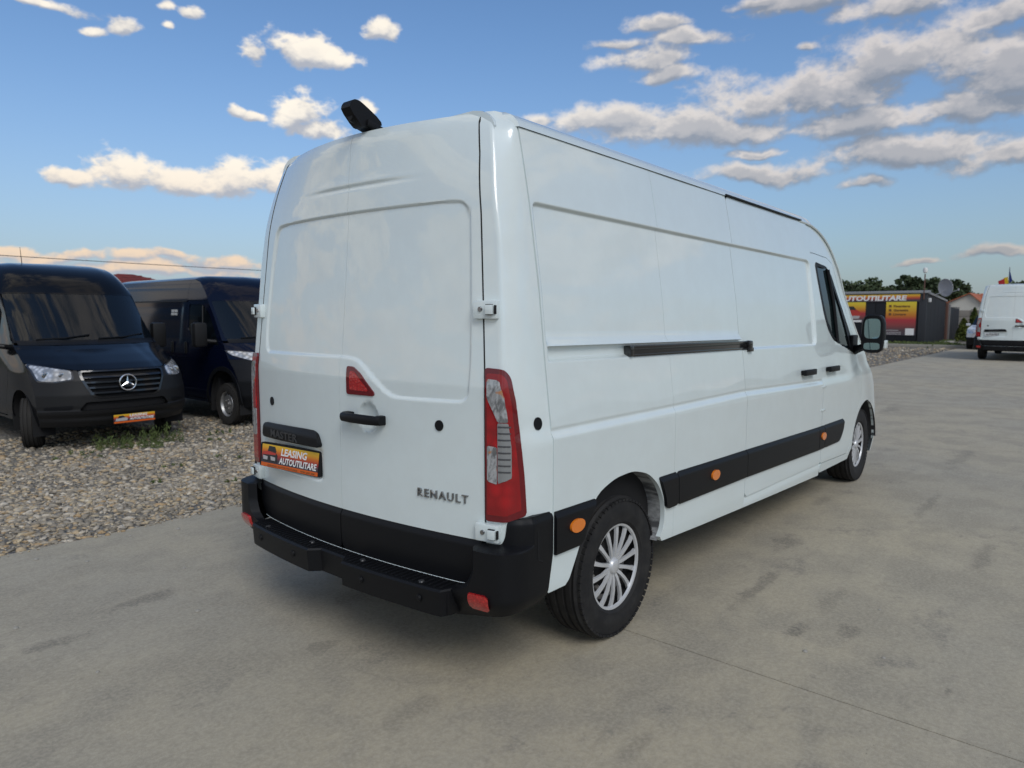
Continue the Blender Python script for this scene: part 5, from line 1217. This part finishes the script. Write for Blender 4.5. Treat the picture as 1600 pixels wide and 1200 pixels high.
def build_house():
    v = thing('white_house', 'small white gabled house with an orange tiled roof behind the fence', 'house', (60, -.539, .311)); v.scale = (.805,)*3
    MB().prism([(9.35, -.5), (6.40, -.5), (6.40, 2.55), (7.40, 3.48), (9.35, 2.60)], lambda a, c: (.0, a, c), lambda a, c: (6, a, c)).obj('wall', 'house_wall', v)
    MB().box((5.0, 3.0, 1.03), (6, 6.9, 3.06)).obj('wall', 'house_wall', v)
    rf = MB().prism([(9.50, 2.50), (9.50, 2.58), (7.40, 3.58), (6.30, 2.58), (6.30, 2.50), (7.40, 3.50)], lambda a, c: (-.25, a, c), lambda a, c: (6, a, c)).obj('roof', 'orange_tile', v)
    MB().prism([(1.6, 2.52), (5.0, 3.62), (8.4, 2.52), (8.4, 2.42), (5.0, 3.50), (1.6, 2.42)], lambda a, c: (a, 7.2, c), lambda a, c: (a, -.6, c)).obj('roof', 'orange_tile', v)
    for k in range(7): MB().tube([(1.55+k*.52, 6.9, 2.56+k*.168), (1.55+k*.52, -.6, 2.56+k*.168)], .03, 5).obj('tile_row', 'orange_tile', rf)
    MB().box((-.03, 7.8, 1.25), (.06, 1.0, 1.0)).obj('window', 'dark_glass', v)
build_house()
def tree(name, label, x, y, h, rx, rz, n, m, z0=0, spiky=0, group=None, leaf=.30, dark=.5):
    t = thing(name, label, 'tree', (x, y, z0), 0, group)
    cz = h-rz*.95
    MB().tube([(0, 0, 0), (.05, .03, cz*.5), (0, 0, cz), (.1, 0, h-rz*.5)], [.16, .13, .09, .04], 8).obj('trunk', 'bark', t)
    lb = MB()
    for k in range(6):
        a = k*1.05+x; lb.tube([(0, 0, cz-.3), (math.cos(a)*rx*.4, math.sin(a)*rx*.4, cz+.2), (math.cos(a)*rx*.75, math.sin(a)*rx*.75, cz+rz*.4)], [.05, .035, .015], 5)
    lb.obj('limbs', 'bark', t)
    K = 26; cc = rng.normal(0, 1, (K, 3)); cc /= np.linalg.norm(cc, axis=1)[:, None]; cc *= rng.uniform(.35, .92, (K, 1)); cc[:, 2] = np.abs(cc[:, 2])*1.0-.35
    cc = cc*np.array([rx, rx, rz])+np.array([0, 0, cz]); rr = rng.uniform(.22, .42, K)*rx
    if spiky: rr *= .7; cc[:6, 2] = h-rng.uniform(0, .5, 6)
    idx = rng.integers(0, K, n); d = rng.normal(0, 1, (n, 3)); d /= np.linalg.norm(d, axis=1)[:, None]
    C = cc[idx]+d*(rr[idx]*rng.uniform(.55, 1.08, n))[:, None]*np.array([1, 1, .85])
    C = C[C[:, 2] < h+.1]
    leaf_mesh(C, leaf, m, 'crown', t, 0, np.clip(rng.uniform(0, 1, K)[idx][:len(C)]*.7+rng.uniform(0, .3, len(C)), 0, 1), .42); return t
G = 'trees behind the cabin'
tree('leafy_tree', 'dark leafy tree next to the van door, leftmost behind the cabin', 65, 16.2, 5.1, 1.9, 1.7, 3600, 'leaf_dark', group=G)
tree('leafy_tree', 'rounded mid green tree standing behind the cabin between darker trees', 66, 13.9, 5.0, 1.9, 1.7, 3800, 'leaf_mid', group=G)
tree('leafy_tree', 'low pale green tree behind the cabin banner', 67, 11.9, 4.5, 1.8, 1.6, 3400, 'leaf_mid', group=G)
tree('leafy_tree', 'ragged dark tree with open spiky top behind the cabin', 62, 10.4, 4.6, 1.2, 1.5, 1500, 'leaf_dark', spiky=1, group=G)
tree('leafy_tree', 'tall dark tree behind the cabin mast, topmost of the group', 64, 9.0, 5.5, 1.6, 2.0, 3600, 'leaf_dark', group=G)
tree('leafy_tree', 'big rounded dark green tree behind the satellite dish', 66, 7.6, 5.0, 2.1, 2.2, 5400, 'leaf_dark', group=G)
tree('leafy_tree', 'small distant tree showing above the far white van roof', 92, 5.2, 5.9, 1.5, 1.6, 1800, 'leaf_mid', leaf=.4)
def conifer(label, x, y, h, r, n, sh):
    t = thing('conifer', label, 'shrub', (x, y, 0), 0, 'conifers by the fence')
    MB().tube([(0, 0, 0), (0, 0, h*.8)], [.05, .02], 6).obj('trunk', 'bark', t)
    z = rng.uniform(.03, 1, n); a = rng.uniform(0, 6.283, n); q = r*(1-z**1.8)**.7*rng.uniform(.6, 1.08, n)*(1+.12*np.sin(a*3+z*9))
    leaf_mesh(np.stack([q*np.cos(a), q*np.sin(a), z*h], 1), .16, 'leaf_conifer', 'crown', t, 1.2, np.clip(rng.normal(sh, .2, n), 0, 1), .3)
conifer('taller dark green conifer beside the end of the yard fence', 48.6, 3.62, 1.98, .32, 1400, .25)
conifer('short yellowish conifer in front of the pale concrete fence', 48.0, 4.05, 1.35, .36, 1400, .85)
def grass_strip():
    n = 2600; C = np.stack([rng.normal(38.0, .25, n), rng.uniform(1.8, 7, n), rng.uniform(.0, .16, n)], 1)
    n2 = 1500; C2 = np.stack([rng.normal(40.9, .25, n2), rng.uniform(3.2, 9, n2), rng.uniform(.0, .14, n2)], 1)
    n3 = 500; C3 = np.stack([rng.normal(44.0, 1.2, n3), rng.normal(4.35, .12, n3), rng.uniform(.0, .15, n3)], 1)
    tag(leaf_mesh(np.concatenate([C, C2, C3]), .13, 'weed', 'grass', None, .8, None, .2), kind='stuff')
grass_strip()
kb = MB().box((37.45, 8, .06), (.22, 12.4, .16), .02).obj('kerb', 'kerb'); kb['kind'] = 'structure'
pd = MB().box((39.6, 8, -.02), (4.0, 12.4, .10)).obj('cabin_path', 'fence_concrete'); pd['kind'] = 'structure'
MB_ = MB().box((43.6, 4.2, .08), (1.3, .55, .10), .03).obj('doorstep', 'kerb'); MB_['kind'] = 'structure'
def build_car():
    v = thing('silver_car', 'silver car half hidden behind the far white van', 'car', (40.4, 1.47, 0), math.pi)
    sh = Shell([(.2, .82), (.5, .90), (.95, .90), (1.1, .85), (1.55, .70), (1.6, .66)], [(.22, 4.30), (.5, 4.42), (.75, 4.42), (.92, 4.30), (1.0, 3.95), (1.06, 3.4), (1.12, 3.15), (1.58, 2.45)],
               [(.2, .35), (.75, .45), (1.0, .45), (1.12, .22), (1.58, .15)], 2.8, 1.9, 2.3, 1.58, [(0, 1.66), (.5, 1.645), (.6, 1.625), (.66, 1.60)], .03, .6)
    half = lambda y, z: sh.W(z)-np.abs(y)
    ar = [[(x0+.36*math.cos(t), .34+.36*math.sin(t)) for t in np.linspace(math.pi, 0, 16)]+[(x0+.36, .1), (x0-.36, .1)] for x0 in (.85, 3.55)]
    wn = [(1.0, 1.52), (2.25, 1.52), (2.95, 1.12), (.8, 1.10)]
    for sg in (-1, 1):
        panel('body_side', grid(0, 4.42, .06), grid(.22, 1.6, .05), sh.side(sg), 'silver_paint', v, [sh.inside(), drop(ar[0]), drop(ar[1]), drop(wn)], IN(sg), .02)
        panel('side_glass', grid(.8, 3.0, .1), grid(1.1, 1.52, .05), sh.side(sg, off=-.01), 'dark_glass', v, [keep(wn)], IN(sg), 0)
        MB().box((2.75, sg*.98, 1.12), (.12, .18, .13), .04).obj('door_mirror', 'silver_paint', v)
        for ax in (.85, 3.55): make_wheel(v, (ax, sg*.78, .33), sg, .33, .20, 'steel', 0, .21)
        panel('headlamp', grid(-.9, .9, .02), grid(.68, .90, .02), sh.front(.004), 'headlamp_glass', v, (keep(rpoly([(sg*.48, .80), (sg*.52, .70), (sg*.84, .74), (sg*.86, .88)], .03)),), INX, .01)
    panel('bonnet', grid(-.95, .95, .05), grid(.90, 1.10, .01), sh.front(), 'silver_paint', v, (half,), INX, .02)
    panel('front_bumper', grid(-.95, .95, .05), grid(.56, .895, .03), sh.front(), 'silver_paint', v, (half,), INX, .02)
    panel('lower_bumper', grid(-.95, .95, .05), grid(.22, .555, .03), sh.front(.006), 'black_plastic', v, (half,), INX, .02)
    panel('windscreen', grid(-.95, .95, .05), grid(1.11, 1.58, .04), sh.front(), 'dark_glass', v, (half,), INX, 0)
    V = []; F = []; e = np.linspace(-1, 1, 15)
    for x in (0, .5, 1.2, 1.9):
        for k in e: V.append((x, k*.66, float(interp(abs(k)*.66, sh.zr))-.12*(x < .1)))
    for i in range(3):
        for k in range(14): F.append([i*15+k, (i+1)*15+k, (i+1)*15+k+1, i*15+k+1])
    mesh('roof', V, F, 'silver_paint', v)
    U, T = np.meshgrid(np.linspace(-1, 1, 21), np.linspace(0, 1, 8), indexing='ij'); X = sh.roof_front(U.ravel(), T.ravel()); ii = np.arange(168).reshape(21, 8)
    mesh('roof_front', np.stack(X, -1), np.stack([ii[:-1, :-1], ii[1:, :-1], ii[1:, 1:], ii[:-1, 1:]], -1).reshape(-1, 4), 'silver_paint', v)
    MB().box((1.9, 0, .62), (3.0, 1.5, .7)).box((1.6, 0, 1.2), (1.6, 1.1, .5)).obj('dark_core', 'dark', v)  # dark core added inside, behind panels and glass
    panel('rear_panel', grid(-.95, .95, .1), grid(.22, 1.6, .1), lambda y, z: (0*y, y, z), 'silver_paint', v, (lambda y, z: sh.prof(z)-np.abs(y),), INR, 0)
build_car()
def build_flag():
    v = thing('flag', 'blue yellow and red flag hanging on a pole above the far white van', 'flag', (80, 5.0, 0))
    MB().tube([(0, 0, 0), (0, 0, 6.05)], [.05, .03], 8).obj('pole', 'grey_post', v)
    for (m, pts) in (('flag_blue', [(.02, 5.95), (-.28, 4.75), (-.05, 4.55)]), ('flag_yellow', [(.10, 5.15), (.42, 5.05), (.30, 4.45), (.02, 4.50)]), ('flag_red', [(.36, 5.0), (.86, 4.75), (.70, 4.25), (.28, 4.40)])):
        MB().prism(pts, lambda a, c: (-.06+.06*math.sin(c*6), a, c), lambda a, c: (-.045+.06*math.sin(c*6), a, c)).obj('stripe', m, v, 0)
build_flag()
# ------------------------------------------------------------------ behind the dark vans
def build_red_house():
    v = thing('red_roofed_house', 'distant house of which only the dark red hipped roof shows between the dark vans', 'house', (23.2, 62, 0))
    MB().box((0, 0, 1.5), (13, 11, 3.0)).obj('wall', 'house_wall', v)
    V = [(-7.2, -6, 3.0), (7.2, -6, 3.0), (7.2, 6, 3.0), (-7.2, 6, 3.0), (-.6, 0, 5.05), (.6, 0, 5.05)]
    rf = MB().add(V, [[0, 1, 5, 4], [1, 2, 5], [2, 3, 4, 5], [3, 0, 4], [3, 2, 1, 0]]).obj('roof', 'red_tile', v, 0)
    for k in range(1, 12):
        t = k/12; MB().tube([(-7.2+6.6*t, -6+6*t, 3.03+2.05*t), (7.2-6.6*t, -6+6*t, 3.03+2.05*t)], .035, 5).obj('tile_row', 'red_tile', rf)
build_red_house()
def build_cable():
    a, c = np.array([-6.0, 45, 5.20]), np.array([42.0, 45, 4.9])
    pts = [a*(1-t)+c*t-np.array([0, 0, .9*t*(1-t)]) for t in np.linspace(0, 1, 40)]
    tag(MB().tube(pts, .022, 5).obj('overhead_cable', 'wire'), 'thin dark overhead cable crossing the sky above the dark vans', 'cable')
    for i, p in enumerate((a, c)):
        v = thing('utility_pole', ('cable pole beyond the left end of the overhead cable', 'cable pole hidden behind the large white van')[i], 'pole', (p[0], p[1], -.35))
        MB().tube([(0, 0, 0), (0, 0, 5.9)], [.13, .09], 10).obj('pole_shaft', 'grey_post', v); MB().box((0, 0, 5.55), (.9, .08, .08)).obj('cross_arm', 'grey_post', v)
build_cable()
